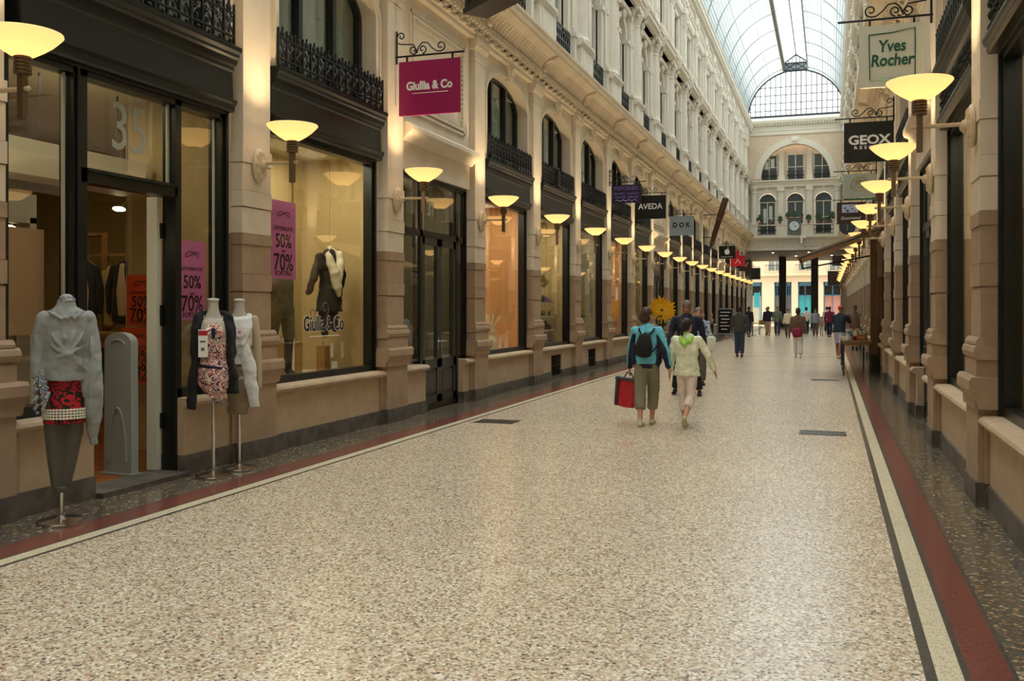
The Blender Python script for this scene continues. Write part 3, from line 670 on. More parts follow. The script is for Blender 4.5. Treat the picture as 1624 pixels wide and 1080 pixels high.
# interior of the shop behind bays 0-1, running on behind the display window of bay 2
MB().box(-13.2, -6.2, 1.8, 8.84, .005, .03).box(-13.2, -7.5, 8.84, 12.8, .005, .03).build('floor_shop', 'wood_floor', kind='structure')
MB().box(-13.3, -13.2, 1.8, 12.9, 0, 4.0).build('wall_shop_rear', 'shop_wall_olive', kind='structure')
MB().box(-13.3, -6.2, 1.7, 1.8, 0, 4.0).build('wall_shop_left', 'shop_wall_olive', kind='structure')
MB().box(-13.3, -7.5, 12.8, 12.9, 0, 4.0).build('wall_shop_right', 'shop_wall_olive', kind='structure')
MB().box(-7.0, -6.2, 8.78, 8.84, 0, 4.0).box(-7.56, -7.0, 8.80, 8.84, 0, 4.0).build('wall_shop_corner', 'shop_wall', kind='structure')
MB().box(-13.3, -6.2, 1.7, 8.88, 3.95, 4.05).box(-13.3, -7.5, 8.88, 12.9, 3.95, 4.05).build('ceiling_shop_entrance', 'shop_ceiling', kind='structure')
area('shop_light', (-7.2, 6.6, 3.9), (0, 0, 0), 1.2, 3.0, SHOP_W*.9, (1, .84, .58))
area('shop_light', (-9.6, 9.5, 3.9), (0, 0, 0), 1.2, 3.0, SHOP_W*.8, (1, .78, .45))
# white hanging box shelf, pale beam and partition
def thing1(name, mb, mt, label, cat, group=None, loc=None, smooth=False, rot=None): return mb.build(name, mt, None, smooth, loc, label=label, cat=cat, group=group, rot=rot)
r = empty('hanging_shelf', (-7.35, 7.2, 2.88), label='long pale box shelf hung from the ceiling behind the number 35', cat='shelf')
MB().box(-.2, .2, -.5, 1.5, 0, .34).build('box', 'white_board', r)
for q in (.12, .62, 1.2): MB().tube([(0, q, .34), (0, q, 1.05)], .012).build('hanging_rod', 'sign_black', r)
MB().box(-6.65, -6.5, 5.0, 6.45, 2.35, 2.6).box(-6.65, -6.5, 6.38, 6.45, 0, 2.4).build('trim_1', 'white_board', kind='structure')
thing1('beige_panel', MB().box(-.02, .02, -.6, .27, 1.4, 2.28), 'peach', 'large blank beige poster hanging behind the leftmost shop glass', 'poster', loc=(-6.28, 6.02, 0)) if mat('peach', '#c59c78', .6) else 0
# spot lamps in the shop
def spot_thing(loc, label):
    r = empty('ceiling_spot', loc, label=label, cat='spotlight', group='spotlights in the entrance shop')
    MB().tube([(.0, .25, .12), (0, .12, .1), (0, 0, 0)], .008, 6).build('arm', 'chrome', r)
    MB().ell((0, -.03, -.02), (.05, .1, .03), 10, 6).build('lamp_head', 'lamp_white', r, True); return r
spot_thing((-8.0, 9.2, 2.82), 'bright oval spotlight hanging over the shop doorway')
spot_thing((-6.9, 6.55, 2.35), 'small bright spotlight above the beige poster')
# security gates
def gate(x, y, label):
    r = empty('security_gate', (x, y, .02), rot=(0, 0, R(-4)), label=label, cat='security gate', group='grey anti-theft gates inside the entrance')
    pts = [(-.17, 0), (.17, 0), (.165, 1.2)]+[(.165*cos(pi*i/12), 1.27+.1*sin(pi*i/12)) for i in range(13)]+[(-.165, 1.2)]
    m = MB(); n = len(pts); m.add([(a, -.045, b) for a, b in pts]+[(a, .045, b) for a, b in pts], [tuple(range(n)), tuple(range(2*n-1, n-1, -1))]+[(i, i+n, (i+1) % n+n, (i+1) % n) for i in range(n)])
    m.build('panel', 'gate_grey', r); m = MB()
    m.tube([(.11*cos(pi*i/14)*1., -.05, .15+.5*sin(pi*i/14)) for i in range(15)], .012, 6); m.tube([(.09*cos(pi*i/10), -.05, 1.25+.05*sin(pi*i/10)) for i in range(11)], .008, 6)
    m.build('raised_rim', 'gate_grey', r); MB().box(-.2, .2, -.07, .07, 0, .03).build('foot', 'gate_grey', r)
mat('gate_grey', '#9aa09a', .45)
gate(-6.43, 7.40, 'tall grey security gate standing in the open shop doorway')
gate(-6.62, 5.95, 'pale security gate behind the leftmost glass beside the grey mannequin')
# sale posters
def poster(name, loc, rot, w_, h, mt, label, cut=0):
    r = empty(name, loc, rot=rot, label=label, cat='sale poster', group='sale posters')
    MB().box(-w_/2, w_/2, -h/2, h/2, -.002, .002).build('paper', mt, r)
    ink = 'black_ink'
    for s, sz, yy, sx in (('50%', .19*w_/.6*1.35, -.02, .9), ('tot', .06, -.13, 1), ('70%', .19*w_/.6*1.65, -.27*h/.9, .9), ('KORTING', .075*w_/.6*1.2, -.39*h/.9, 1), ('UITVERKOOP', .075*w_/.6, .13*h/.9, 1)):
        put(text_mesh(s, sz, .001, ink, sx, bold=.002 if '%' in s else 0), 'lettering', r, (0, yy, .004))
    if mt == 'orange_paper':
        for q in (-.35, .35): MB().tube([(q*w_, h/2-.02, 0), (q*w_, 3.95-loc[2], 0)], .003, 4).build('cord', 'sign_cream', r)
    MB().tube([(w_*.25*cos(t*.5), h*.33+.03*sin(t*.9), .004) for t in range(13)], .004, 4).build('emblem', 'black_ink', r)
    return r
FLP = (R(90), 0, R(90))
poster('sale_poster', (-6.125, 8.06, 1.90), FLP, .44, .80, 'pink_paper', 'smaller pink sale poster on the glass right of the open door')
poster('sale_poster', (-6.13, 9.76, 2.43), FLP, .54, .92, 'pink_paper', 'large pink sale poster on the near side of the big display window')
poster('sale_poster', (-7.20, 8.6, 1.71), FC, .40, .56, 'orange_paper', 'upper orange sale poster deep in the doorway')
poster('sale_poster', (-7.20, 8.55, 1.10), FC, .46, .62, 'orange_paper', 'lower orange sale poster behind the security gate')
# clothes inside
def garment(name, loc, w_, h, mt, label, mt2=None, group='clothes hung inside the entrance shop', rz=0):
    r = empty(name, loc, rot=(0, 0, rz), label=label, cat='garment', group=group)
    m = MB(); m.limb([(0, 0, -h), (0, 0, -h*.5), (0, 0, -h*.12), (0, 0, 0)], [(w_*.5, .06), (w_*.38, .07), (w_*.5, .06), (w_*.15, .04)], 12)
    m.limb([(-w_*.42, 0, -.1*h), (-w_*.62, 0, -.45*h), (-w_*.6, 0, -.85*h)], [.05, .045, .035], 8); m.limb([(w_*.42, 0, -.1*h), (w_*.62, 0, -.45*h), (w_*.6, 0, -.85*h)], [.05, .045, .035], 8)
    m.build('fabric', mt, r, True)
    if mt2: MB().limb([(0, -.05, -h*.9), (0, -.06, -h*.5), (0, -.04, -.05*h)], [(w_*.16, .03), (w_*.2, .04), (w_*.1, .03)], 8).build('shirt_front', mt2, r, True)
    MB().tube([(-w_*.4, 0, -.03), (0, 0, .04), (w_*.4, 0, -.03)], .008, 6).tube([(0, 0, .04), (0, 0, .1), (.03, 0, .13)] if rz == 0 else [(0, 0, .04), (0, 0, 1.6)], .005, 6).build('hanger', 'oak', r)
    return r
mat('cloth_black', '#15161b', .85); mat('cloth_navy', '#1a1e30', .85, var=.2, vscale=12); mat('cloth_beige', '#b79e80', .85); mat('cloth_red', '#a01c24', .8); mat('cloth_white', '#d8d8d6', .8, bump=.1, bscale=14); mat('cloth_grey', '#8d918f', .85, var=.08, vscale=20, bump=.15, bscale=30); mat('cloth_taupe', '#5c564b', .85, var=.12, vscale=14)
garment('hanging_jacket', (-9.5, 11.0, 2.27), .46, .82, 'cloth_black', 'black jacket over a beige shirt on the shop back wall', 'cloth_beige')
garment('hanging_jacket', (-10.15, 11.0, 2.27), .36, .82, 'cloth_navy', 'dark navy jacket with a pale scarf at left of the shop back wall', 'cloth_beige')
garment('hanging_jacket', (-9.85, 11.1, 2.2), .2, .8, 'shop_wall_olive', 'slim mustard top between the two dark jackets')
r = empty('wall_rack', (-9.7, 11.25, 2.38), rot=(0, 0, R(-90)), label='wooden wall rack above the clothes inside the entrance shop', cat='clothes rack')
m = MB(); m.box(-.02, .02, -1.2, 1.2, 0, .04); m.build('rail', 'oak', r)
for yy in (-1, -.35, .3, .95): MB().box(-.03, .03, yy-.05, yy+.05, -1.1, .35).build('upright', 'oak', r)
for yy in (-.7, .65): MB().box(-.12, .12, yy-.3, yy+.3, .3, .34).build('shelf', 'oak', r)
r = empty('garment_rail', (-8.25, 9.4, .03), label='low rail of red and dark clothes behind the security gate', cat='clothes rail')
MB().tube([(-.5, 0, 0), (-.5, 0, 1.25), (.5, 0, 1.25), (.5, 0, 0)], .015).build('frame', 'chrome', r)
for i in range(9): MB().limb([(-.42+i*.1, 0, .35), (-.42+i*.1, 0, 1.1)], [(.035, .2), (.025, .16)], 8).build('garment', 'cloth_red' if i in (0, 1, 2, 5) else 'cloth_black', r, True)
thing1('display_counter', MB().box(-.6, .6, -.35, .35, 0, 1.2).box(-.65, .65, -.4, .4, 1.2, 1.26), 'oak', 'wooden counter in the dim middle of the entrance shop', 'counter', loc=(-9.7, 10.6, .03))

# ------------------------------------------------------------------ display window, bay 2
def bust(name, loc, rz, label):
    r = empty(name, loc, rot=(0, 0, rz), label=label, cat='mannequin'); return r
r = bust('display_torso', (-6.62, 11.72, .72), R(80), 'hanging torso in dark jacket with a cream ruffled scarf in the big window')
m = MB(); m.limb([(0, 0, .86), (0, 0, 1.05), (0, 0, 1.25), (0, 0, 1.5), (0, 0, 1.66)], [(.24, .15), (.2, .13), (.16, .11), (.2, .12), (.1, .08)], 16, flat=(1, 0))
m.limb([(.2, 0, 1.6), (.3, .02, 1.35), (.34, .1, 1.1)], [.07, .06, .045], 10); m.limb([(-.2, 0, 1.6), (-.3, .02, 1.35), (-.3, .12, 1.12)], [.07, .06, .045], 10)
remesh(m, 'jacket', ['cloth_taupe_dark'], .0125, parent=r) if mat('cloth_taupe_dark', '#2c2722', .85) else 0
m = MB(); m.limb([(-.13, -.1, 1.6), (-.08, -.15, 1.4), (-.02, -.16, 1.2), (.03, -.14, 1.08)], [.05, .075, .07, .03], 10); m.limb([(.1, -.1, 1.66), (.05, -.15, 1.5), (0, -.17, 1.3)], [.05, .06, .05], 10); m.limb([(-.13, -.08, 1.64), (0, .0, 1.74), (.12, -.08, 1.64)], [.04, .04, .04], 10)
remesh(m, 'scarf', ['ivory'], .011, parent=r) if mat('ivory', '#e5dcc0', .8) else 0
m = MB(); m.limb([(-.09, 0, .98), (-.11, .02, .75), (-.1, 0, .55)], [(.09, .09), (.07, .07), (.05, .05)], 10); m.limb([(.09, 0, .98), (.1, .02, .8), (.12, 0, .62)], [(.09, .09), (.07, .07), (.05, .05)], 10); m.build('trousers', 'cloth_plum', r, True) if mat('cloth_plum', '#3a2a2c', .85) else 0
MB().tube([(0, 0, 1.7), (0, 0, 2.95)], .004, 5).build('wire', 'chrome', r)
MB().box(-.02, .02, -.05, -.04, .22, .42).box(.2, .25, -.05, -.04, .2, .42).box(-.02, .1, -.06, -.05, .02, .16).build('price_tag', 'white_ink', r)
r = bust('display_mannequin', (-6.55, 10.38, .72), R(80), 'half figure in olive trousers and black boots under the large pink poster')
m = MB(); m.limb([(0, 0, .9), (0, 0, 1.2), (0, 0, 1.35)], [(.17, .12), (.19, .13), (.12, .1)], 14); m.limb([(-.1, 0, .9), (-.12, .05, .55)], [.1, .08], 10); m.limb([(.1, 0, .9), (.12, -.02, .55)], [.1, .08], 10)
remesh(m, 'clothing', ['cloth_olive'], .02, parent=r) if mat('cloth_olive', '#6a6248', .85, var=.2, vscale=15) else 0
MB().limb([(-.12, .05, .55), (-.12, .05, .12), (-.12, -.04, .04)], [.06, .05, .05], 8).limb([(.12, -.02, .55), (.12, 0, .12), (.12, -.1, .04)], [.06, .05, .05], 8).build('boots', 'cloth_black', r, True)
for i, (yy, hh) in enumerate(((10.82, .46), (11.03, .50), (11.26, .44), (12.05, .36))):
    r = empty('paper_bag', (-6.85-.02*i, yy, .72), rot=(0, 0, R(5*i)), label=['brown paper bag nearest on the window platform', 'tallest cream paper bag in the window', 'third paper bag from the near end, tan', 'widest paper bag behind the right end of the window lettering'][i], cat='paper bag', group='paper bags on the window platform')
    MB().box(-.06, .06, -.08-.02*i, .08+.02*i, 0, hh).build('bag', ['kraft', 'ivory', 'kraft', 'kraft'][i], r) if mat('kraft', '#a87c48', .8) else 0
    MB().tube([(.0, -.04, hh), (0, -.03, hh+.07), (0, .03, hh+.07), (0, .04, hh)], .004, 5).build('handle', 'oak', r)
put(text_mesh('Giullia & Co', .26, .002, 'black_ink', .78, bold=.006), 'window_lettering', None, (-6.095, 10.66, 1.42), rot=FL, label='dark shop name lettering with white outline on the big display glass', cat='window lettering')
o = bpy.data.objects['window_lettering']; put(text_mesh('Giullia & Co', .26, .001, 'white_ink', .78, bold=.013), 'outline', o, (0, 0, -.002))
MB().box(-.36, .38, -.155, -.145, -.001, .001).build('underline', 'white_ink', o)
MB().tube([(.02+a, .2+b, 0) for a, b in spiral(0, 0, .1, -1.2, 1.1, 1, 16)], .006, 4).build('swirl', 'grey_ink', o); MB().tube([(-.3+a, .13+b, 0) for a, b in spiral(0, 0, .09, -1.2, .8, 1, 16)], .005, 4).build('swirl', 'grey_ink', o)
# vertical seams of the display back panels
for yy in (9.9, 10.6, 11.3, 12.0): MB().box(-7.385, -7.37, yy-.012, yy+.012, .72, 3.8).build('trim_2', 'oak', kind='structure')
put(text_mesh('37', .34, .002, 'glass_35', .82), 'house_number', None, (-6.045, YP(3)+1.6, 3.2), rot=FL, label='pale number 37 on the transom glass of the double door', cat='house number')

# ------------------------------------------------------------------ goods in the next windows (bays 4-7, left)
rg = random.Random(5)
mats5 = ['cloth_red', 'ivory', 'cloth_plum', 'kraft', 'pink_paper', 'violet_ink']
for shelf in range(4):
    z = .78+.33*shelf
    MB().box(-7.4, -6.35, YP(5)+.5, YP(5)+3.0, z-.03, z).build('display_shelf', 'white_board', label='pale shelf of small goods in the fifth bay window, %s from the bottom' % ORD[shelf], cat='shelf')
    for i in range(9):
        yy = YP(5)+.62+i*.27; hh = rg.uniform(.1, .22); rr = rg.uniform(.04, .08)
        MB().lathe([(rr*.7, 0), (rr, hh*.4), (rr*.8, hh*.7), (rr*.35, hh*.85), (rr*.4, hh)], n=9).build('trinket', rg.choice(mats5), None, True, (-6.45, yy, z), label='small coloured trinket, %s along the %s shelf of the fifth bay window' % (ORD[i], ORD[shelf]), cat='trinket', group='trinkets in the fifth bay window')
r = empty('hanging_garland', (-6.5, YP(5)+1.7, 2.3), label='gold and yellow garland drooping in the fifth bay window', cat='garland')
m = MB()
for i in range(60): m.ell((rg.uniform(-.1, .1), -1.1+2.2*i/60, .1-.15*abs(sin(i*.3))+rg.uniform(-.1, .1)), (.05, .06, .06), 6, 4)
m.build('flowers', 'gold_ink', r, True); MB().tube([(0, -1, .1), (0, -1, 1.5)], .004, 4).tube([(0, 1, .1), (0, 1, 1.5)], .004, 4).build('cord', 'iron', r)
def sunflower(loc, z, rad, label, pot=True, tilt=20):
    r = empty('sunflower', loc, label=label, cat='artificial sunflower', group='giant artificial sunflowers')
    rot = Matrix.Rotation(R(tilt), 3, 'X'); m = MB()
    for ring, (n, l, off) in enumerate(((22, 1, 0), (20, .82, .5), (16, .62, .2))):
        for i in range(n):
            a = 2*pi*(i+off)/n+rg.uniform(-.06, .06); L_ = rad*l*rg.uniform(.85, 1.05); p = []
            for t in (.18, .45, .75, 1.0):
                p.append(rot @ Vector((cos(a)*L_*t, -.12*rad*ring-.18*rad*t*t*(1-ring*.3), sin(a)*L_*t))+Vector((0, 0, z)))
            m.tube(p, [(.05*rad/.4, .01), (.055*rad/.4, .012), (.04*rad/.4, .01), (.008, .004)], 6, side=tuple(rot @ Vector((-sin(a), 0, cos(a)))))
    m.build('petals', 'sun_yellow', r, True); m = MB(); m.ell((0, -.05, z), (rad*.26, .06, rad*.26), 12, 6); m.build('flower_head', 'terracotta', r, True)
    if pot:
        MB().tube([(0, .05, .25), (.02, .05, z*.6), (0, .03, z)], .025, 8).build('stem', 'leaf_green', r, True)
        m = MB()
        for a, zz in ((.5, .75), (2.6, .62), (4.2, .85), (5.4, .7)): m.tube([(0, .05, z*zz-.1), (.15*cos(a), .05+.15*sin(a), z*zz), (.34*cos(a), .05+.34*sin(a), z*zz-.05)], [(.02, .01), (.09, .012), (.01, .005)], 6)
        m.build('leaves', 'leaf_green', r, True); MB().lathe([(.14, 0), (.2, .3), (.22, .32), (.2, .34)], n=16).build('pot', 'terracotta', r, True)
    return r
mat('sun_yellow', '#ffc01a', .6, var=.1, vscale=30)
sunflower((-5.22, 31.2, 0), 1.60, .50, 'big yellow sunflower head showing behind the woman in the turquoise jacket')
sunflower((-6.45, YP(6)+1.7, .72), .95, .3, 'smaller yellow sunflower inside the sixth bay window')
for i in range(3):
    r = empty('glass_vase', (-6.5, YP(4)+.9+.7*i, .72), label='pale ornamental vase in the orange lit window, %s from the near end' % ORD[i], cat='vase', group='vases in the orange lit window')
    MB().lathe([(.08, 0), (.13, .1), (.11, .25), (.05, .36), (.08, .42)], n=12).build('body', 'ivory', r, True)
    m = MB()
    for q in range(7): a = q*.9; m.tube([(0, 0, .4), (.08*cos(a), .08*sin(a), .6), (.2*cos(a), .2*sin(a), .72+.03*q)], .012, 5)
    m.build('dried_stems', 'ivory', r, True)
for i in range(4):
    garment('hanging_jacket', (-6.8, YP(7)+.7+.66*i, 2.2), .34, .9, ['kraft', 'ivory', 'orange_paper', 'kraft'][i], 'warm lit garment in the open seventh bay, %s from the near end' % ORD[i], group='garments in the seventh bay', rz=R(80))

# ------------------------------------------------------------------ uplighters on every pilaster
def lamp_meshes():
    d = {}
    m = MB(); m.ell((.03, 0, 3.17), (.05, .12, .19), 14, 8)
    for i in range(10): a = 2*pi*i/10; m.ell((.05, .075*cos(a), 3.17+.125*sin(a)), (.03, .03, .04), 6, 4)
    m.ell((.08, 0, 3.17), (.05, .05, .06), 8, 6); d['wall_rosette'] = m.mesh('wall_rosette', ['rosette_paint'], True)
    m = MB(); m.tube([(.06, 0, 3.19), (.48, 0, 3.185)], [.019, .017], 10); m.ell((.49, 0, 3.185), (.022, .02, .02), 8, 6); d['arm'] = m.mesh('arm', ['rosette_paint'], True)
    m = MB(); m.box(.415, .465, -.025, .025, 2.97, 3.31); d['post'] = m.mesh('post', ['bronze'])
    pr = []; z = 3.29
    for i in range(5): pr += [(.058, z), (.064, z+.006), (.064, z+.017), (.056, z+.024)]; z += .026
    m = MB(); m.lathe([(.03, 3.285)]+pr+[(.05, z)], .44, 0, 18); d['ribbed_holder'] = m.mesh('ribbed_holder', ['bronze'], True)
    m = MB(); m.lathe([(.05, 3.415), (.085, 3.425), (.15, 3.465), (.21, 3.51), (.255, 3.555), (.272, 3.575), (.27, 3.585), (.262, 3.58), (.245, 3.565), (.2, 3.525), (.14, 3.48), (.075, 3.44), (.045, 3.432)], .44, 0, 40, close=False)
    d['shade'] = m.mesh('shade', ['opal_shade'], 'all'); return d
LM = lamp_meshes()
def uplighter(side, k):
    nm, x, s = SIDES[side]
    r = empty('wall_uplighter', (x, YL(side, k), 0), scale=(s, 1, 1), cat='wall lamp', group='bowl uplighters on the %s wall' % nm,
              label='lit bowl uplighter on the %s pilaster of the %s wall from the near end' % (ORD[k-1], nm))
    for n_, me in LM.items(): put(me, n_, r)
    l = bpy.data.lights.new('uplighter_bulb', 'SPOT'); l.energy = LAMP_W; l.color = (1, .76, .44); l.shadow_soft_size = .03; l.spot_size = R(112); l.spot_blend = .9
    o = bpy.data.objects.new('uplighter_bulb', l); COL.objects.link(o); o.location = (x+s*.44, YL(side, k), 3.48); o.rotation_euler = (R(180), 0, 0)
    point('uplighter_glow', (x+s*.44, YL(side, k), 3.52), .8, (1, .8, .5), .02)
for k in range(1, 21): uplighter(0, k)
for k in range(2, 21): uplighter(1, k)

# ------------------------------------------------------------------ hanging signs
def sign(side, k, z0, z1, x0, x1, mt, label, bracket='scroll', y=None, th=.03):
    nm, x, s = SIDES[side]; y = YP(k) if y is None else y
    r = empty('hanging_sign', (0, y, 0), label=label, cat='shop sign', group=None)
    MB().box(x0, x1, -th/2, th/2, z0, z1).build('board', mt, r)
    m = MB(); xa, xb2 = (x, max(x1, x+1.06)) if side == 0 else (min(x0, x-1.0)-.08, x)
    m.tube([(xa, 0, z1+.08), (xb2, 0, z1+.08)], .014, 6)
    for q in (x0+.12, x1-.12): m.box(q-.012, q+.012, -.012, .012, z1-.01, z1+.08)
    if bracket == 'scroll':
        d = 1 if side == 0 else -1; px = x
        m.tube([(px+d*.02, 0, z1-.02), (px+d*.02, 0, z1+.45)], .014, 6)
        def C(cx, cz, r0, a0, t, dn): m.tube([(px+d*a, 0, z1+.08+b) for a, b in spiral(cx, cz, r0, a0, t, dn, 16)], .010, 6)
        C(.09, .29, .06, pi, 1.15, -1); C(.28, .085, .065, -pi/2+.4, 1.1, -1); C(.42, .085, .065, -pi/2, 1.1, 1); C(.70, .11, .075, -pi/2, 1.15, 1)
        m.tube([(px+d*a, 0, z1+.08+b) for a, b in ((.03, .2), (.08, .18), (.18, .17), (.28, .16), (.33, .08), (.3, .02))], .010, 6)
        m.tube([(px+d*a, 0, z1+.08+b) for a, b in ((.33, .03), (.36, .12), (.42, .18), (.5, .17), (.57, .09), (.64, .04), (.7, .035))], .010, 6)
    m.build('bracket', 'iron', r); return r
def letter(r, s, size, x, z, mt, sx=1, bold=0, shear=0): put(text_mesh(s, size, .002, mt, sx, bold=bold, shear=shear), 'lettering', r, (x, -.018, z), rot=FC)
r = sign(0, 3, 4.37, 5.14, -5.84, -4.90, 'magenta', 'magenta square hanging sign with white shop name near the left foreground')
letter(r, 'Giullia & Co', .165, -5.37, 4.78, 'white_ink', .86, .006); MB().box(-5.63, -5.08, -.02, -.015, 4.675, 4.683).build('underline', 'white_ink', r)
r = sign(0, 7, 4.58, 5.09, -5.82, -4.98, 'sign_purple', 'dark purple hanging sign with violet lettering beyond the magenta one')
letter(r, 'POSTZEGELS', .135, -5.4, 4.99, 'violet_ink', .88); letter(r, 'MUNTEN - KAARTEN', .08, -5.4, 4.84, 'violet_ink', .95); letter(r, 'TAXATIE - INKOOP', .08, -5.4, 4.74, 'violet_ink', .95)
MB().tube([(-5.7+.05*i, -.02, 4.65+.03*sin(i*1.9)) for i in range(13)], .007, 4).build('flourish', 'violet_ink', r)
r = sign(0, 8, 4.44, 5.18, -5.83, -4.86, 'sign_black', 'black hanging sign with white AVEDA lettering'); letter(r, 'AVEDA', .25, -5.35, 4.83, 'white_ink', .95, .004)
r = sign(0, 10, 4.43, 5.17, -5.86, -4.92, 'sign_grey', 'blue grey hanging sign with black DOK lettering'); letter(r, 'D O K', .25, -5.40, 4.83, 'black_ink', .95, .012)
r = sign(0, 15, 4.40, 5.12, -5.87, -4.95, 'sign_black', 'black hanging sign with a white apple emblem far along the left wall', y=54.0)
# apple emblem
ap = []
for i in range(40):
    a = 2*pi*i/40+pi/2; rr = .15*(1+.06*cos(2*(a-pi/2))); 
    xx, zz = rr*cos(a)*1.02, rr*sin(a)*1.0
    if abs(xx) < .06 and zz > 0: zz -= .03*(1-abs(xx)/.06)
    if abs(xx) < .05 and zz < 0: zz += .018*(1-abs(xx)/.05)
    dx, dz = xx-.2, zz-.03
    if (dx*dx+dz*dz)**.5 < .085: q = (dx*dx+dz*dz)**.5; xx, zz = .2+dx/q*.085, .03+dz/q*.085
    if xx > .15: xx = .15
    ap.append((xx, zz))
m = MB(); n = len(ap); m.add([(0, 0, 0)]+[(a, 0, b) for a, b in ap], [(0, i+1, (i+1) % n+1) for i in range(n)]); m.ell((.04, 0, .20), (.02, .003, .06), 8, 6, rot=Matrix.Rotation(R(25), 3, 'Y'))
m.build('apple_emblem', 'white_ink', r, loc=(-5.41, -.02, 4.78)); letter(r, 'Premium Reseller', .09, -5.41, 4.5, 'white_ink')
r = sign(0, 17, 4.28, 4.95, -5.93, -5.0, 'red_sign', 'red hanging sign beyond the apple emblem sign', y=61.0); MB().tube([(-5.6, -.02, 4.45), (-5.46, -.02, 4.72), (-5.3, -.02, 4.45)], .02, 5).build('emblem', 'white_ink', r)
r = sign(0, 16, 4.6, 5.05, -5.75, -5.05, 'red_sign', 'upper red hanging sign just behind the apple emblem sign', y=57.5); letter(r, 'SALE', .22, -5.4, 4.8, 'white_ink') if False else None
r = sign(0, 18, 4.08, 4.85, -5.68, -4.87, 'brown_sign', 'dark hanging sign with a pale emblem beyond the red signs', y=64.4); MB().tube([(-5.4, -.02, 4.6), (-5.25, -.02, 4.4), (-5.1, -.02, 4.65)], .02, 5).build('emblem', 'white_ink', r)
r = sign(0, 19, 3.64, 4.44, -5.6, -4.54, 'sign_black', 'plain black hanging sign farthest along the left wall', y=68.0)
# right wall
r = sign(1, 3, 4.31, 5.06, .35, 1.09, 'sign_cream', 'cream hanging sign with green lettering inside a green square'); letter(r, 'Yves\nRocher', .2, .72, 4.71, 'green_ink', .82, .005, .12)
MB().tube([(.46, -.02, 4.95), (.72, -.02, 4.96), (.98, -.02, 5.0), (.98, -.02, 4.43), (.72, -.02, 4.40), (.47, -.02, 4.40), (.46, -.02, 4.95)], .007, 4).build('square_outline', 'green_ink', r)
r = sign(1, 5, 4.41, 5.18, .27, 1.16, 'sign_black', 'black hanging sign with white GEOX lettering on the right'); letter(r, 'GEOX', .24, .72, 4.83, 'white_ink', 1.12, .008); letter(r, 'R E S P I R A', .085, .74, 4.69, 'white_ink', 1.3, .002)
r = sign(1, 7, 4.50, 5.12, .36, 1.15, 'sign_pale', 'pale grey green hanging sign with a gold crest') if mat('sign_pale', '#a9b3a4', .5) else 0
MB().tube([(.75+.2*cos(t*.35), -.02, 4.86+.17*sin(t*.35)) for t in range(19)], .008, 4).tube([(.75+.11*cos(t*.35), -.02, 4.86+.1*sin(t*.35)) for t in range(19)], .006, 4).tube([(.52, -.02, 4.75), (.6, -.02, 5.0), (.68, -.02, 4.9)], .008, 4).tube([(.98, -.02, 4.75), (.9, -.02, 5.0), (.82, -.02, 4.9)], .008, 4).tube([(.68, -.02, 4.84), (.75, -.02, 4.95), (.82, -.02, 4.84)], .008, 4).build('crest', 'gold_ink', r)
MB().box(.36, 1.15, -.02, .02, 4.44, 4.48).build('lower_bar', 'green_ink', r)
r = sign(1, 9, 4.40, 5.12, .24, 1.14, 'brown_sign', 'brown hanging sign with a blue and white dotted picture')
MB().box(.4, .9, -.025, -.016, 4.78, 5.05).build('picture', 'picture_blue', r) if mat('picture_blue', '#b9c0da', .5) else 0
m = MB()
for a, b, q in ((.5, 4.93, .035), (.58, 4.84, .045), (.72, 4.9, .03), (.82, 4.98, .03), (.8, 4.83, .025), (.66, 5.0, .02)): m.ell((a, -.026, b), (q, .003, q), 10, 6)
m.build('dots', 'navy_ink', r) if mat('navy_ink', '#2c3470', .5) else 0
letter(r, 'Gourmand', .14, .66, 4.6, 'white_ink', 1, 0, .3)
r = empty('round_sign', (.63, YP(10), 4.6), label='round dark disc sign below the brown picture sign', cat='shop sign')
m = MB(); m.extx([(0, 0)], 0, 0) if False else None
pts = [(.29*cos(2*pi*i/32), .29*sin(2*pi*i/32)) for i in range(32)]; m.add([(a, -.02, b) for a, b in pts]+[(a, .02, b) for a, b in pts], [tuple(range(32)), tuple(range(63, 31, -1))]+[(i, i+32, (i+1) % 32+32, (i+1) % 32) for i in range(32)])
m.build('disc', 'disc_blue', r) if mat('disc_blue', '#26323a', .5) else 0
MB().tube([(.02, 0, .28), (.02, 0, .4)], .012).tube([(-.3, 0, .4), (.55, 0, .4)], .014).build('bracket', 'iron', r); MB().tube([(0, -.025, .18), (0, -.025, -.15)], .012, 5).build('mark', 'gold_ink', r)
r = empty('hanging_sign', (0, 50, 0), label='small dark hanging sign far down the right wall above the awning tip', cat='shop sign'); MB().box(.15, 1.05, -.02, .02, 3.75, 4.25).build('board', 'brown_sign', r); MB().tube([(.1, 0, 4.32), (1.18, 0, 4.32)], .014).box(.3, .32, -.01, .01, 4.2, 4.32).box(.9, .92, -.01, .01, 4.2, 4.32).build('bracket', 'iron', r)
r = empty('hanging_sign', (0, 69, 0), label='brown square sign at the far end of the right wall', cat='shop sign'); MB().box(-.1, .9, -.02, .02, 3.2, 4.2).build('board', 'brown_sign', r); MB().tube([(-.1, 0, 4.28), (1.18, 0, 4.28)], .014).box(.1, .12, -.01, .01, 4.1, 4.28).box(.7, .72, -.01, .01, 4.1, 4.28).build('bracket', 'iron', r)
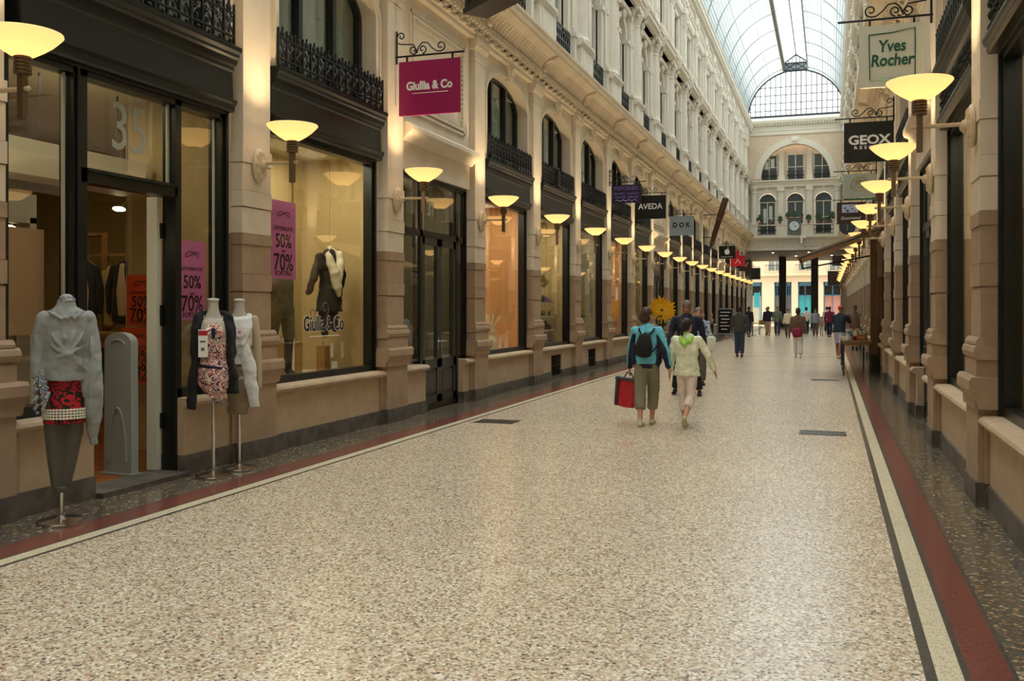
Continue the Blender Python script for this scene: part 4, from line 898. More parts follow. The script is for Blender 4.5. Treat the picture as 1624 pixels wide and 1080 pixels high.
# giant pen
r = empty('giant_pen_sign', (0, YP(13), 0), label='giant brown fountain pen hung at a slant from the left wall', cat='pen sign')
a = Vector((-5.62, 0, 4.25)); b = Vector((-4.78, 0, 7.0)); 
def PT(t): return tuple(a+(b-a)*t)
MB().tube([PT(.16), PT(.2), PT(.62)], [.09, .12, .14], 14).build('barrel', 'pen_brown', r, True) if mat('pen_brown', '#4a2a1e', .35) else 0
MB().tube([PT(.64), PT(.7), PT(.97), PT(1)], [.15, .16, .155, .13], 14).build('cap', 'pen_brown', r, True)
MB().tube([PT(.62), PT(.64)], .16, 14).tube([PT(.22), PT(.235)], .125, 14).build('ring', 'bronze', r, True); MB().tube([PT(0), PT(.1), PT(.16)], [.01, .05, .08], 10).build('nib', 'dark_metal', r, True)
MB().tube([(XL, 0, 5.1), (-5.35, 0, 5.1)], .02).tube([(XL-.05, 0, 6.2), (-5.0, 0, 6.2)], .02).build('bracket', 'iron', r)
# dark framed hanging box at the top edge
r = empty('hanging_display_case', (-4.05, 11.64, 5.64), rot=(0, 0, R(-39)), label='dark framed hanging case cut off by the top edge above the magenta sign', cat='display case')
m = MB()
for sx in (-.62, .62):
    for sy in (-.14, .14): m.box(sx-.035, sx+.035, sy-.035, sy+.035, 0, 1.1)
m.box(-.68, .68, -.19, .19, -.04, .03); m.box(-.65, .65, -.16, .16, 1.08, 1.15); m.box(-.62, .62, -.17, -.14, .03, .09); m.box(-.62, .62, .14, .17, .03, .09)
m.build('frame', 'sign_black', r); MB().box(-.6, .6, -.005, .005, .06, 1.1).build('panel', 'sign_grey', r)
MB().tube([(-1.42, 1.1, 1.2), (0, 0, 1.2)], .02).build('bracket', 'iron', r)
# figure standing on the fascia of bay 5
r = empty('ledge_statuette', (XL+.02, YP(5)+1.55, 4.36), label='small brown figure on the ledge above the fifth bay window', cat='statuette')
m = MB(); m.limb([(0, 0, .05), (0, 0, .22), (0, 0, .34)], [.07, .06, .05], 8); m.ell((0, 0, .42), (.04, .04, .05), 8, 6); m.limb([(0, .05, .3), (.05, .1, .2)], [.025, .02], 6); m.limb([(0, -.05, .3), (.04, -.12, .36)], [.025, .02], 6); m.box(-.07, .07, -.07, .07, 0, .05)
remesh(m, 'figure', ['brown_sign'], .012, parent=r)

# ------------------------------------------------------------------ awning, stall table, board
r = empty('awning', (XR, 24.4, 0), label='tan canvas awning reaching out from the right wall over the table', cat='awning')
m = MB(); L = 1.86
m.add([(-.02, -1.5, 3.50), (-.02, 1.5, 3.50), (-L, 1.5, 2.80), (-L, -1.5, 2.80), (-.02, -1.5, 3.515), (-.02, 1.5, 3.515), (-L, 1.5, 2.815), (-L, -1.5, 2.815)], [(0, 1, 2, 3), (7, 6, 5, 4), (0, 3, 7, 4), (3, 2, 6, 7), (2, 1, 5, 6)])
m.build('canopy', 'canvas_tan', r); MB().tube([(-L, -1.52, 2.79), (-L, 1.52, 2.79)], .028, 8).build('front_bar', 'brown_wood', r)
m = MB()
for q in (-1.5, 1.5): m.tube([(0, q, 3.0 if q > 0 else 3.45), (-L+.02, q, 2.66 if q > 0 else 2.78)], .022, 6)
m.tube([(-L, 1.5, 2.8), (-L+.02, 1.5, 2.64)], .02, 6)
m.build('arm', 'sign_black', r); MB().box(-.08, 0, -1.55, 1.55, 3.44, 3.58).build('wall_box', 'brown_wood', r)
r = empty('stall_post', (1.07, 25.72, 0), label='tall brown timber post standing against the right wall behind the table', cat='post'); MB().box(-.08, .09, -.12, .12, 0, 3.38).build('shaft', 'brown_wood', r); MB().box(-.09, .1, -.14, .14, 0, .45).build('foot', 'sign_black', r)
r = empty('stall_table', (.72, 26.0, 0), label='long wooden stall table laid with crockery along the right wall', cat='table')
MB().box(-.42, .24, -1.9, 2.6, .80, .84).box(-.40, .22, -1.87, 2.57, .73, .8).build('tabletop', 'oak', r)
for a_, b_ in ((-.39, -1.85), (.2, -1.85), (-.39, 2.5), (.2, 2.5), (-.39, .3)): MB().box(a_-.02, a_+.02, b_-.02, b_+.02, 0, .75).build('leg', 'dark_metal', r)
MB().box(-.4, -.38, -1.85, 2.5, .12, .15).build('stretcher', 'dark_metal', r)
rt = random.Random(9)
for i in range(42):
    xx = .72+rt.uniform(-.33, .16); yy = 26+rt.uniform(-1.7, 2.4); hh = rt.uniform(.06, .24); rr = rt.uniform(.04, .09)
    mt = rt.choice(['cloth_white', 'ivory', 'cloth_red', 'leaf_green', 'sign_grey', 'sign_grey', 'kraft', 'cloth_white'])
    MB().lathe([(rr*.6, 0), (rr, hh*.3), (rr*.9, hh*.6), (rr*.5, hh*.8), (rr*.75, hh)], n=10).build('crockery', mt, None, True, (xx, yy, .84), label='small %s piece of crockery crowded on the stall table' % {'cloth_white': 'white', 'ivory': 'cream', 'cloth_red': 'red', 'leaf_green': 'green', 'sign_grey': 'grey', 'kraft': 'tan'}[mt], cat='crockery', group='crockery crowded on the stall table, '+mt)
r = empty('open_book', (.45, 24.35, .84), rot=(0, 0, R(10)), label='white open booklet at the near corner of the stall table', cat='booklet'); MB().ext([(-.14, 0), (0, .03), (.14, 0), (0, .015)], -.1, .1).build('pages', 'white_ink', r)
r = empty('chalkboard_sign', (-4.95, 48.5, 0), rot=(0, 0, R(-6)), label='black chalkboard stand with a pale frame beside the left wall', cat='chalkboard')
m = MB(); m.box(-.42, -.36, -.03, .03, 0, 1.62); m.box(.36, .42, -.03, .03, 0, 1.62); m.box(-.42, .42, -.03, .03, 1.56, 1.62); m.box(-.42, .42, -.03, .03, .3, .37); m.build('frame', 'sign_grey', r)
MB().box(-.37, .37, -.015, .015, .35, 1.58).build('board', 'sign_black', r); MB().box(-.42, -.37, .3, .34, 0, .05).tube([(-.4, 0, 1.5), (-.4, .5, 0)], .02).tube([(.4, 0, 1.5), (.4, .5, 0)], .02).build('rear_leg', 'sign_grey', r)
m = MB()
for i, (a_, b_) in enumerate(((-.25, .25), (-.28, .15), (-.2, .22), (-.25, .1), (-.26, .2), (-.2, .1))): m.box(a_, b_, -.02, -.015, 1.4-.17*i, 1.44-.17*i)
m.build('chalk_lines', 'white_ink', r)
thing1('litter_bin', MB().lathe([(.16, 0), (.19, .8), (.2, .82), (.17, .9)], n=16), 'sign_black', 'black bin left of the chalkboard', 'bin', loc=(-5.45, 46.2, 0))
def chair(x, y, rz, label):
    r = empty('cafe_chair', (x, y, 0), rot=(0, 0, rz), label=label, cat='chair', group='cafe seats far down the arcade')
    MB().box(-.21, .21, -.21, .21, .43, .47).build('seat', 'oak', r); MB().box(-.21, .21, .18, .21, .6, .9).build('backrest', 'oak', r)
    for a_ in (-.19, .19):
        for b_ in (-.19, .19): MB().box(a_-.015, a_+.015, b_-.015, b_+.015, 0, .45 if b_ < 0 else .9).build('leg', 'oak', r)
def cafe_table(x, y, label):
    r = empty('cafe_table', (x, y, 0), label=label, cat='table', group='cafe seats far down the arcade')
    MB().lathe([(.36, .72), (.38, .74), (.36, .76)], n=20).build('tabletop', 'oak', r); MB().tube([(0, 0, 0), (0, 0, .73)], .03).build('pedestal', 'dark_metal', r); MB().lathe([(.2, 0), (.2, .02), (.04, .04)], n=16).build('foot', 'dark_metal', r)
cafe_table(-4.3, 57.6, 'small round cafe table far off at left before the arch'); chair(-4.95, 57.4, R(90), 'wooden cafe chair left of the distant table'); chair(-3.9, 60.3, R(180), 'wooden cafe chair behind the distant table')

# ------------------------------------------------------------------ end facade with the clock
mat('end_wall', '#d0bda4', .75, var=.05, vscale=3); mat('end_trim', '#d6d0bf', .7); mat('soffit_brown', '#6b5236', .6)
xc = -2.42; ye = YEND
m = MB()
m.box(-6.3, 1.6, ye, ye+.5, 5.98, 7.0, 1)
def archx(m, x0, x1, z0, z1, cx, hw, zs, rise, yf, yb, mi=0, zb=None):
    t = MB(); arch_wall(t, x0, x1, z0, z1, cx, hw, zs, rise, 0, -abs(yb-yf), 0, zb)
    vs = [(v[1], yf-v[0], v[2]) for v in t.v]; m.add(vs, t.f, mi)
def volx(m, cx, hw, zs, rise, y0, y1, wd, mi=0):
    t = MB(); archivolt(t, cx, hw, zs, rise, 0, 1, wd); vs = [(v[1], y0+(y1-y0)*v[0], v[2]) for v in t.v]; m.add(vs, t.f, mi)
# storey with three arched windows
for i, cx in enumerate((-4.45, xc, -.4)):
    a = (-6.3, -3.45, -1.4)[i]; b = (-3.45, -1.4, 1.6)[i]
    archx(m, a, b, 7.0, 10.8, cx, .62, 9.75, .62, ye+.12, ye+.5, 1, zb=7.2)
    volx(m, cx, .62, 9.75, .62, ye+.02, ye+.14, .13, 1)
    m.box(cx-.09, cx+.09, ye-.02, ye+.1, 10.35, 10.75, 1)
# entablature, big arch
def extx_(prof, x0, x1, mi):   # profile (y,z) along x
    m.extx(prof, x0, x1, mi)
extx_([(ye+.5, 10.75), (ye-.05, 10.75), (ye-.05, 10.95), (ye-.1, 11.0), (ye-.1, 11.1), (ye-.22, 11.18), (ye-.22, 11.28), (ye+.5, 11.32)], -6.3, 1.6, 1)
archx(m, -6.3, 1.6, 11.3, 14.75, xc, 2.5, 11.4, 2.55, ye+.02, ye+.5, 0)
volx(m, xc, 2.5, 11.4, 2.55, ye-.1, ye+.1, .2, 1); volx(m, xc, 2.7, 11.4, 2.75, ye-.05, ye+.1, .26, 1); m.box(xc-.3, xc+.3, ye-.18, ye+.1, 13.95, 14.5, 1); m.ell((xc, ye-.18, 14.22), (.24, .08, .2), 12, 8, 1)
extx_([(ye+.5, 14.7), (ye-.06, 14.7), (ye-.06, 14.95), (ye-.1, 15.0), (ye-.02, 15.05), (ye-.02, 15.35), (ye-.12, 15.42), (ye-.3, 15.55), (ye-.34, 15.7), (ye-.34, 15.78), (ye-.1, 16.0), (ye+.5, 16.0)], -6.3, 1.6, 1)
for i in range(34): x_ = -5.9+7.0*(i+.5)/34; m.box(x_-.06, x_+.06, ye-.24, ye-.1, 15.4, 15.52, 1)
# ledge
extx_([(ye+.5, 6.5), (ye-.04, 6.5), (ye-.08, 6.75), (ye-.3, 6.85), (ye-.36, 6.95), (ye-.36, 7.06), (ye+.5, 7.1)], -6.3, 1.6, 1); extx_([(ye+.2, 5.98), (ye-.06, 5.98), (ye-.06, 6.12), (ye, 6.16), (ye+.2, 6.16)], -6.3, 1.6, 1)
for x_ in (-5.0, -4.5, -3.6, -3.2, -1.7, -1.3, -.4, .1): m.ell((x_, ye-.06, 6.3), (.1, .05, .1), 8, 6, 1)
m.build('wall_end', ['end_wall', 'end_trim'], kind='structure')
for i, (x_, rr) in enumerate(((-5.45, .22), (-3.45, .2), (-1.4, .2), (.62, .22))):
    m = MB(); 
    if i in (0, 3): m.lathe([(rr+.06, 7.9), (rr+.05, 8.0), (rr, 8.1), (rr, 9.2), (rr-.03, 10.3), (rr+.02, 10.35), (rr-.01, 10.45), (rr+.1, 10.7), (rr+.1, 10.76)], x_, ye-.02, 16)
    else: m.box(x_-rr, x_+rr, ye-.06, ye+.2, 7.9, 10.45); m.box(x_-rr-.06, x_+rr+.06, ye-.12, ye+.2, 10.45, 10.76)
    m.box(x_-.32, x_+.32, ye-.3, ye+.2, 7.06, 7.95); m.box(x_-.36, x_+.36, ye-.34, ye+.2, 7.88, 7.97)
    m.build('end_column', 'end_trim', kind='structure')
m = MB(); m.box(-3.2, -1.65, ye-.28, ye-.1, 7.06, 7.9); m.box(-3.25, -1.6, ye-.32, ye-.06, 7.86, 7.96)
for a, b in ((-5.15, -3.75), (-1.1, .35)): m.box(a, b, ye-.32, ye-.1, 7.84, 7.92); m.box(a, b, ye-.3, ye-.1, 7.06, 7.14)
m.build('balcony_parapet', 'end_trim', kind='structure')
m = MB(); m.box(-6.3, 1.6, ye+1.0, ye+1.1, 11.2, 14.5); m.box(-4.95, .15, ye+.1, ye+1.0, 11.1, 11.32); m.build('wall_end_recess', 'end_wall', kind='structure')
for x_ in (-3.45, -1.4): MB().box(x_-.18, x_+.18, ye+.75, ye+1.0, 11.3, 13.9).box(x_-.25, x_+.25, ye+.7, ye+1.0, 11.3, 11.7).build('recess_pilaster', 'end_trim', kind='structure')
def rwin(cx, y, w_, z0, z1, arch=0, rail=True):
    r = empty(win_name(), (cx, y, 0), kind='structure')
    m = MB(); m.box(-w_, -w_+.07, -.05, .03, z0, z1); m.box(w_-.07, w_, -.05, .03, z0, z1); m.box(-.035, .035, -.05, .03, z0, z1); m.box(-w_, w_, -.05, .03, z1-.07, z1); m.box(-w_, w_, -.05, .03, z0, z0+.07); m.box(-w_, w_, -.05, .03, z0+(z1-z0)*.5, z0+(z1-z0)*.5+.05)
    m.build('frame', 'end_trim', r)
    MB().box(-w_, w_, .01, .02, z0, z1).build('glass', 'dark_glass_deep', r)
    MB().box(-w_*.5, -.08, .0, .012, z0+.9, z1-.5).box(.12, w_*.6, .0, .012, z0+1.0, z1-.3).build('bright_pane', 'pane_bright', r) if cx < -3 else 0  # pale patches laid on the glass, painting in a bright sky reflection
    if arch: 
        pts = [(w_*cos(pi*i/16), z1+w_*sin(pi*i/16)) for i in range(17)]; m = MB(); m.add([(a, .0, b) for a, b in pts], [tuple(range(17))]); m.build('fanlight', 'dark_glass_deep', r)
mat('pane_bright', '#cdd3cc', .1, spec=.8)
for cx in (-4.45, xc, -.4): rwin(cx, ye+.42, .6, 7.2, 9.7, 1)
for cx in (-4.35, xc, -.5): rwin(cx, ye+.98, .62, 11.35, 13.35)
def endrail(x0, x1, y, z0, z1, label):
    m = MB(); n = int((x1-x0)/.12)
    m.box(x0, x1, y-.02, y+.02, z1-.04, z1); m.box(x0, x1, y-.02, y+.02, z0, z0+.04)
    for i in range(n+1):
        x_ = x0+(x1-x0)*i/n; m.box(x_-.012, x_+.012, y-.012, y+.012, z0, z1)
        if i < n: m.ell((x_+.06, y, (z0+z1)/2), (.04, .015, .09), 6, 4)
    m.build('balcony_railing', 'iron', label=label, cat='balcony railing', group=None)
endrail(-5.15, -3.75, ye-.22, 7.14, 7.84, 'dark iron railing left of the clock on the end facade'); endrail(-1.1, .35, ye-.22, 7.14, 7.84, 'dark iron railing right of the clock on the end facade')
for cx, t in ((-4.35, 'left'), (xc, 'middle'), (-.5, 'right')): endrail(cx-.62, cx+.62, ye+.7, 11.35, 12.05, 'iron railing before the %s window inside the big arch of the end facade' % t)
r = empty('clock', (-2.47, ye-.32, 7.72), label='round white-faced clock in a dark square case on the end facade', cat='clock')
MB().box(-.48, .48, -.06, .06, -.55, .55).box(-.5, .5, -.09, -.04, .5, .56).box(-.5, .5, -.09, -.04, -.56, -.5).build('case', 'clock_case', r) if mat('clock_case', '#5b6a66', .5) else 0
def disc(r_, y, n=32, z=0, th=.01): return [(r_*cos(2*pi*i/n), y, z+r_*sin(2*pi*i/n)) for i in range(n)]
m = MB(); m.add(disc(.38, -.075, z=.06), [tuple(range(32))]); m.build('dial', 'dial_white', r) if mat('dial_white', '#ccd6d2', .5) else 0
m = MB(); m.tube(disc(.385, -.08, z=.06)+[disc(.385, -.08, z=.06)[0]], .02, 6)
for i in range(12): a = i*pi/6; m.box(.32*cos(a)-.012, .32*cos(a)+.012, -.085, -.078, .06+.32*sin(a)-.012, .06+.32*sin(a)+.012)
m.build('rim_and_marks', 'dark_metal', r); MB().tube([(0, -.09, .06), (.17, -.09, -.02)], .018, 5).tube([(0, -.09, .06), (-.04, -.09, .33)], .012, 5).build('hands', 'black_ink', r)
rp = random.Random(4)
def plant(x_, z_, sc, lab):
    r = empty('potted_shrub', (x_, ye-.36, z_), label=lab, cat='potted plant', group='potted shrubs on the clock balcony')
    m = MB()
    for i in range(int(70*sc)+20):
        a = rp.uniform(0, 2*pi); e = rp.uniform(-.3, 1.4); q = .36*sc*rp.uniform(.5, 1); m.ell((q*.62*cos(a)*cos(e), .2*q*sin(a)*cos(e), .36*sc+q*sin(e)), (.05, .02, .05), 5, 3, rot=Matrix.Rotation(a, 3, 'Y'))
    m.build('foliage', 'leaf_green', r); MB().tube([(0, 0, .1), (0, 0, .4*sc+.05)], .02).build('stem', 'brown_wood', r); MB().lathe([(.07, 0), (.10, .18), (.11, .2)], n=10).build('pot', 'terracotta', r, True)
for x_, z_, sc, lab in ((-4.95, 7.9, 1.1, 'tall potted shrub at the left end of the clock balcony'), (-3.5, 7.97, .8, 'potted shrub just left of the clock'), (-2.95, 8.29, .7, 'bushy plant above the left corner of the clock'), (-2.45, 8.29, .8, 'bushy plant directly above the clock'), (-1.97, 8.29, .7, 'bushy plant above the right corner of the clock'), (-1.45, 7.97, .9, 'potted shrub just right of the clock'), (-.75, 7.92, 1.1, 'potted shrub left of the right-hand balcony window'), (-.3, 7.92, .6, 'low shrub in the middle of the right-hand balcony'), (.15, 7.92, 1.2, 'tall potted shrub at the right end of the clock balcony'), (-4.2, 7.92, .5, 'low plant in the middle of the left balcony')): plant(x_, z_, sc, lab)
r = empty('camera_bracket', (-1.95, ye-.45, 6.75), label='small white box lamp hanging beneath the clock ledge', cat='lamp'); MB().box(-.06, .06, -.06, .06, -.3, .25).build('housing', 'white_ink', r); MB().box(.12, .3, -.08, .08, .1, .28).build('side_box', 'white_ink', r)
# passage under the end facade
MB().box(-7.4, 1.6, ye+.01, ye+16.5, 5.98, 6.3).build('ceiling_passage', 'soffit_brown', kind='structure')
MB().box(-7.4, -6.75, ye+.3, ye+16.5, 0, 5.98).box(-6.75, -6.3, ye+.3, ye+.6, 0, 5.98).build('wall_passage_left', 'sign_black', kind='structure'); MB().box(.95, 1.6, ye+.3, ye+16.5, 0, 5.98).build('wall_passage_right', 'sandstone', kind='structure')
MB().box(-7.4, 1.6, ye+16.2, ye+16.5, 5.98, 14).build('wall_passage_rear', 'end_wall', kind='structure')
for x_ in (-3.77, -1.16): MB().box(x_-.29, x_+.29, ye+9.7, ye+10.3, 0, 5.98).box(x_-.34, x_+.34, ye+9.65, ye+10.35, 0, .5).build('passage_pier', 'dark_grey_paint', kind='structure')
for x_, y_ in ((-4.2, ye+3), (-1.5, ye+3), (-2.6, ye+8), (.2, ye+8)):
    thing1('recessed_spot', MB().lathe([(.07, -.03), (.08, 0)], n=12), 'lamp_white', 'small bright spot in the dark passage ceiling under the clock facade', 'ceiling spot', 'spots in the passage ceiling', loc=(x_, y_, 5.99))

# ------------------------------------------------------------------ glass barrel vault
rad = 3.56; r0 = empty('ceiling', (XC, 0, ZV), kind='structure')
ga = math.acos(.85/rad)                      # vault stops where the raised lantern begins
yv0, yv1 = -8, YEND+.1
m = MB(); n = 20
for sd in (0, 1):
    for i in range(n):
        a0 = ga*i/n; a1 = ga*(i+1)/n
        if sd: a0, a1 = pi-a0, pi-a1
        m.add([(rad*cos(a0), yv0, rad*sin(a0)), (rad*cos(a1), yv0, rad*sin(a1)), (rad*cos(a1), yv1, rad*sin(a1)), (rad*cos(a0), yv1, rad*sin(a0))], [(0, 1, 2, 3)])
zl = rad*sin(ga)
m.build('glass_panes', 'roof_glass', r0); m = MB(); glass_mat('lantern_glass', (.36, .40, .47, 1), .05, haze=.3)
for s in (-1, 1): m.add([(s*.85, yv0, zl+.65), (s*.85, yv1, zl+.65), (0, yv1, zl+1.25), (0, yv0, zl+1.25)], [(0, 1, 2, 3)])
m.build('lantern_panes', 'lantern_glass', r0)
def arcrib(m, y, w_, d, r_=rad):
    for sd in (0, 1):
        k = 14
        for i in range(k):
            a0 = ga*i/k; a1 = ga*(i+1)/k
            if sd: a0, a1 = pi-a1, pi-a0
            m.add([(q*cos(a), yy, q*sin(a)) for yy in (y-w_/2, y+w_/2) for a in (a0, a1) for q in (r_-d, r_)], [(0, 1, 3, 2), (4, 6, 7, 5), (0, 2, 6, 4), (1, 5, 7, 3), (0, 4, 5, 1), (2, 3, 7, 6)])
m = MB(); k = 0; yy = 6.0
while yy < yv1: arcrib(m, yy, .026, .03); yy += .2892
m.build('glazing_bars', 'rib_metal', r0)
m = MB(); yy = 5.4+B/2
while yy < yv1: arcrib(m, yy, .045, .06); yy += B
m.build('main_ribs', 'rib_metal', r0)
m = MB()
for i in range(1, 20):
    a = ga*i/20
    for aa in (a, pi-a): m.tube([(rad*cos(aa)*.992, yv0, rad*sin(aa)*.992), (rad*cos(aa)*.992, yv1, rad*sin(aa)*.992)], .013 if i % 5 else .022, 4)
m.build('purlins', 'rib_metal', r0)
m = MB()
for s in (-1, 1):
    m.box(s*.85-.05, s*.85+.05, yv0, yv1, zl-.08, zl+.12); m.box(s*.85-.04, s*.85+.04, yv0, yv1, zl+.6, zl+.7)
m.tube([(0, yv0, zl+1.25), (0, yv1, zl+1.25)], .05, 6); yy = 5.4
while yy < yv1:
    for s in (-1, 1): m.tube([(s*.85, yy, zl+.65), (0, yy, zl+1.25)], .025, 4)
    yy += B
m.build('lantern_frame', 'roof_metal', r0); mat('lantern_board', '#6a6656', .7); MB().box(-.93, -.80, yv0, yv1, zl-.1, zl+.62).build('lantern_side_board', 'lantern_board', r0); MB().box(.84, .86, yv0, yv1, zl+.1, zl+.62).build('lantern_side_glass', 'roof_glass', r0)
# lunette
r1 = empty('window_lunette', (XC, YEND+.12, ZV), kind='structure'); m = MB()
pts = [(rad*cos(pi*i/40), rad*sin(pi*i/40)) for i in range(41)]
m.add([(a, 0, b) for a, b in pts], [tuple(range(41))]); m.add([(-.85, 0, zl), (.85, 0, zl), (.85, 0, zl+.65), (0, 0, zl+1.25), (-.85, 0, zl+.65)], [(0, 1, 2, 3, 4)]); m.build('glass', 'lunette_glass', r1) if glass_mat('lunette_glass', (.97, .99, 1, 1), .05) else 0
m = MB()
for i in range(-9, 10): x_ = i*.37; h = math.sqrt(max(0, rad*rad-x_*x_)); m.box(x_-.03, x_+.03, -.05, .03, 0, h)
for z_ in (.55, 1.1, 1.7, 2.3): h = math.sqrt(rad*rad-z_*z_); m.box(-h, h, -.04, .02, z_-.022, z_+.022)
m.tube([(a*.985, -.03, b*.985) for a, b in pts], .06, 6); m.box(-rad, rad, -.12, .06, -.02, .18)
m.box(-.85, .85, -.05, .02, zl+.55, zl+.65); m.box(-.85, .85, -.05, .02, zl-.05, zl+.1)
for s in (-1, 1): m.box(s*.85-.04, s*.85+.04, -.05, .02, zl, zl+.65); m.tube([(s*.85, -.03, zl+.65), (0, -.03, zl+1.22)], .07, 5); m.tube([(s*.85, -.03, zl+.05), (0, -.03, zl+.6)], .03, 4); m.tube([(0, -.03, zl+.05), (s*.85, -.03, zl+.6)], .03, 4)
m.box(-.03, .03, -.05, .02, zl, zl+1.2); m.build('glazing_bars', 'dark_metal', r1)
m = MB(); [m.box(x_-.025, x_+.025, -.04, .02, zl+.6, zl+.65+.6*(1-abs(x_)/.85)) for x_ in (-.55, -.28, 0, .28, .55)]; m.build('gable_bars', 'dark_metal', r1); MB().box(-.84, .84, .03, .06, zl+.05, zl+.6).build('lattice_backing', 'roof_metal', r1)

# ------------------------------------------------------------------ street beyond
r = empty('street_building', (0, 98, 0), label='pale stone building across the street seen through the far opening', cat='building')
mat('street_stone', '#e2cfae', .8); mat('turquoise', '#4fb8c0', .3); mat('awning_blue', '#3f6a80', .6); mat('pink_shop', '#c08878', .5)
m = MB(); ops = [(-5.2, -4.67), (-4.08, -3.55), (-2.93, -1.6), (-.53, 1.18), (-8.5, -6.4), (2.2, 4)]; ops.sort(); xx = -24
for a, b in ops: m.box(xx, a, 0, .5, 0, 4.24); xx = b
m.box(xx, 20, 0, .5, 0, 4.24); m.box(-24, 20, 0, .5, 4.24, 5.4)
xs = -24
for i in range(15):
    a = -23.2+i*2.9; m.box(xs, a, 0, .5, 5.4, 7.6); xs = a+1.3
m.box(xs, 20, 0, .5, 5.4, 7.6); m.box(-24, 20, 0, .5, 7.6, 12.5); m.build('wall', 'street_stone', r)
MB().box(-24, 20, -.25, 0, 4.86, 5.0).box(-24, 20, -.3, 0, 12.3, 12.6).build('cornice', 'street_stone', r)
MB().box(-24, 20, .5, .8, 0, 12.5).build('interior_backing', 'dark_inside', r)
for i, (a, b) in enumerate(ops):
    f_ = MB().box(a, b, .1, .2, 3.85, 4.24).box(a, b, .12, .18, 2.85, 2.95).box((a+b)/2-.04, (a+b)/2+.04, .12, .18, 0, 4).box(a, a+.1, .1, .2, 0, 4.24).box(b-.1, b, .1, .2, 0, 4.24).build('shop_front', 'awning_blue', r)
    MB().box(a+.1, b-.1, .3, .35, 0, 2.9).build('shop_display', 'turquoise' if i == 3 else 'shop_wall_pale' if i == 0 else 'pink_shop' if i in (2, 4) else 'shop_wall_orange', f_)
for i in range(15):
    a = -23.2+i*2.9; f_ = MB().box(a, a+.08, .1, .2, 5.4, 7.6).box(a+1.22, a+1.3, .1, .2, 5.4, 7.6).box(a+.6, a+.7, .1, .2, 5.4, 7.6).build('window', 'end_trim', r); MB().box(a, a+1.3, .25, .26, 5.4, 7.6).build('pane', 'dark_glass', f_)
    m = MB(); m.box(a-.3, a+1.6, -.4, -.36, 5.9, 5.95); [m.box(a-.3+.19*q, a-.28+.19*q, -.4, -.36, 5.1, 5.9) for q in range(11)]; m.build('balcony', 'iron', r)
MB().box(-40, 40, 90.4, 97.6, -.015, .005).build('floor_street', 'street_pave', kind='structure') if mat('street_pave', '#a89a84', .8) else 0
area('street_daylight_reflector', (-2, 88, 30), (0, 0, 0), 1, 1, 0) if False else None
thing1('blue_banner', MB().box(-.25, .25, -.02, .02, 1.7, 3.1).tube([(.26, 0, 0), (.26, 0, 3.2)], .04), 'turquoise', 'bright blue banner in the street left of the dark piers', 'banner', loc=(-6.55, 93, 0))

# ------------------------------------------------------------------ outside mannequins
def stand(r, h, rb=.18):
    MB().lathe([(rb, 0), (rb+.004, .012), (rb, .024), (rb*.85, .03), (.05, .036), (.02, .06)], n=32).build('base_plate', 'chrome', r, True); MB().tube([(0, 0, .03), (0, 0, h)], .013, 10).tube([(0, 0, .03), (0, 0, h*.55)], .017, 10).build('pole', 'chrome', r, True)
mat('mannequin_skin', '#b9b4a8', .35); blotch('print_floral', ['#6d5a78', '#e6d9c8', '#2d2b3a', '#d98a8e', '#f0e8dc', '#d07a72', '#3d3450', '#e0c89a'], 13); blotch('print_red', ['#16100f', '#9c1420', '#1a1212', '#b81824', '#8a101c'], 9)
blotch('print_scarf', ['#2a2a30', '#c8c4c0', '#7a5a86', '#2f7a7c', '#e0dcd6', '#1c1c20'], 30); mat('cloth_offblack', '#17181a', .9, bump=.15, bscale=25); mat('cloth_drab', '#57544a', .85, var=.1, vscale=12, bump=.2, bscale=18); mat('cloth_lavender', '#b5b2c4', .8)
# grey cardigan mannequin
r = empty('clothed_mannequin', (-5.50, 5.69, 0), rot=(0, 0, R(45)), scale=(.93, 1, 1), label='headless mannequin in a draped grey cardigan over a red and black top, nearest at left', cat='mannequin')
stand(r, .5, .185)
m = MB(); m.limb([(.03, 0, .9), (.03, 0, 1.1), (.04, -.01, 1.35), (.04, 0, 1.5), (.04, 0, 1.58)], [(.13, .09), (.11, .08), (.13, .09), (.14, .08), (.06, .055)], 18); m.limb([(.04, 0, 1.55), (.04, .01, 1.68)], [(.052, .052), (.05, .05)], 14)
remesh(m, 'body', ['mannequin_skin'], .015, parent=r)
m = MB()
for s in (-1, 1): m.limb([(.02+s*.072, 0, .90), (.02+s*.066, .0, .70), (.01+s*.050, .01, .48), (s*.030, .02, .27)], [(.088, .095), (.08, .085), (.064, .065), (.042, .05)], 16, flat=(0, 1))
m.limb([(.02, 0, .95), (.02, 0, .86)], [(.145, .10), (.145, .10)], 16)
for q in range(5): m.tube([(.02+.145*cos(pi*i/10-.1*q), -.09*sin(pi*i/10), .9-.1*q*(.5+.05*i)) for i in range(3)], .006, 5)
remesh(m, 'trousers', ['cloth_drab'], .0132, parent=r)
MB().lathe([(.055, .235), (.062, .25), (.06, .275), (.05, .28)], .0, .015, 16).build('cuff', 'cloth_drab', r, True)
m = MB(); m.limb([(.03, 0, .755), (.03, 0, .83), (.035, 0, .95), (.04, 0, 1.05), (.04, 0, 1.18)], [(.165, .135), (.162, .13), (.155, .125), (.135, .11), (.125, .105)], 22, flat=(1, 0)); remesh(m, 'red_top', ['print_red'], .010, parent=r, label='red and black printed top')
m = MB()
for q in range(4): m.tube([(.03+.166*cos(pi*i/14)*1.02, -.134*sin(pi*i/14)*1.02-.004, .80+.021*q) for i in range(15)], .006, 5)
for i in range(20): m.box(.03+.166*cos(pi*(i+.5)/20)-.004, .03+.166*cos(pi*(i+.5)/20)+.004, -.132*sin(pi*(i+.5)/20)-.014, -.132*sin(pi*(i+.5)/20)+.01, .79, .87)
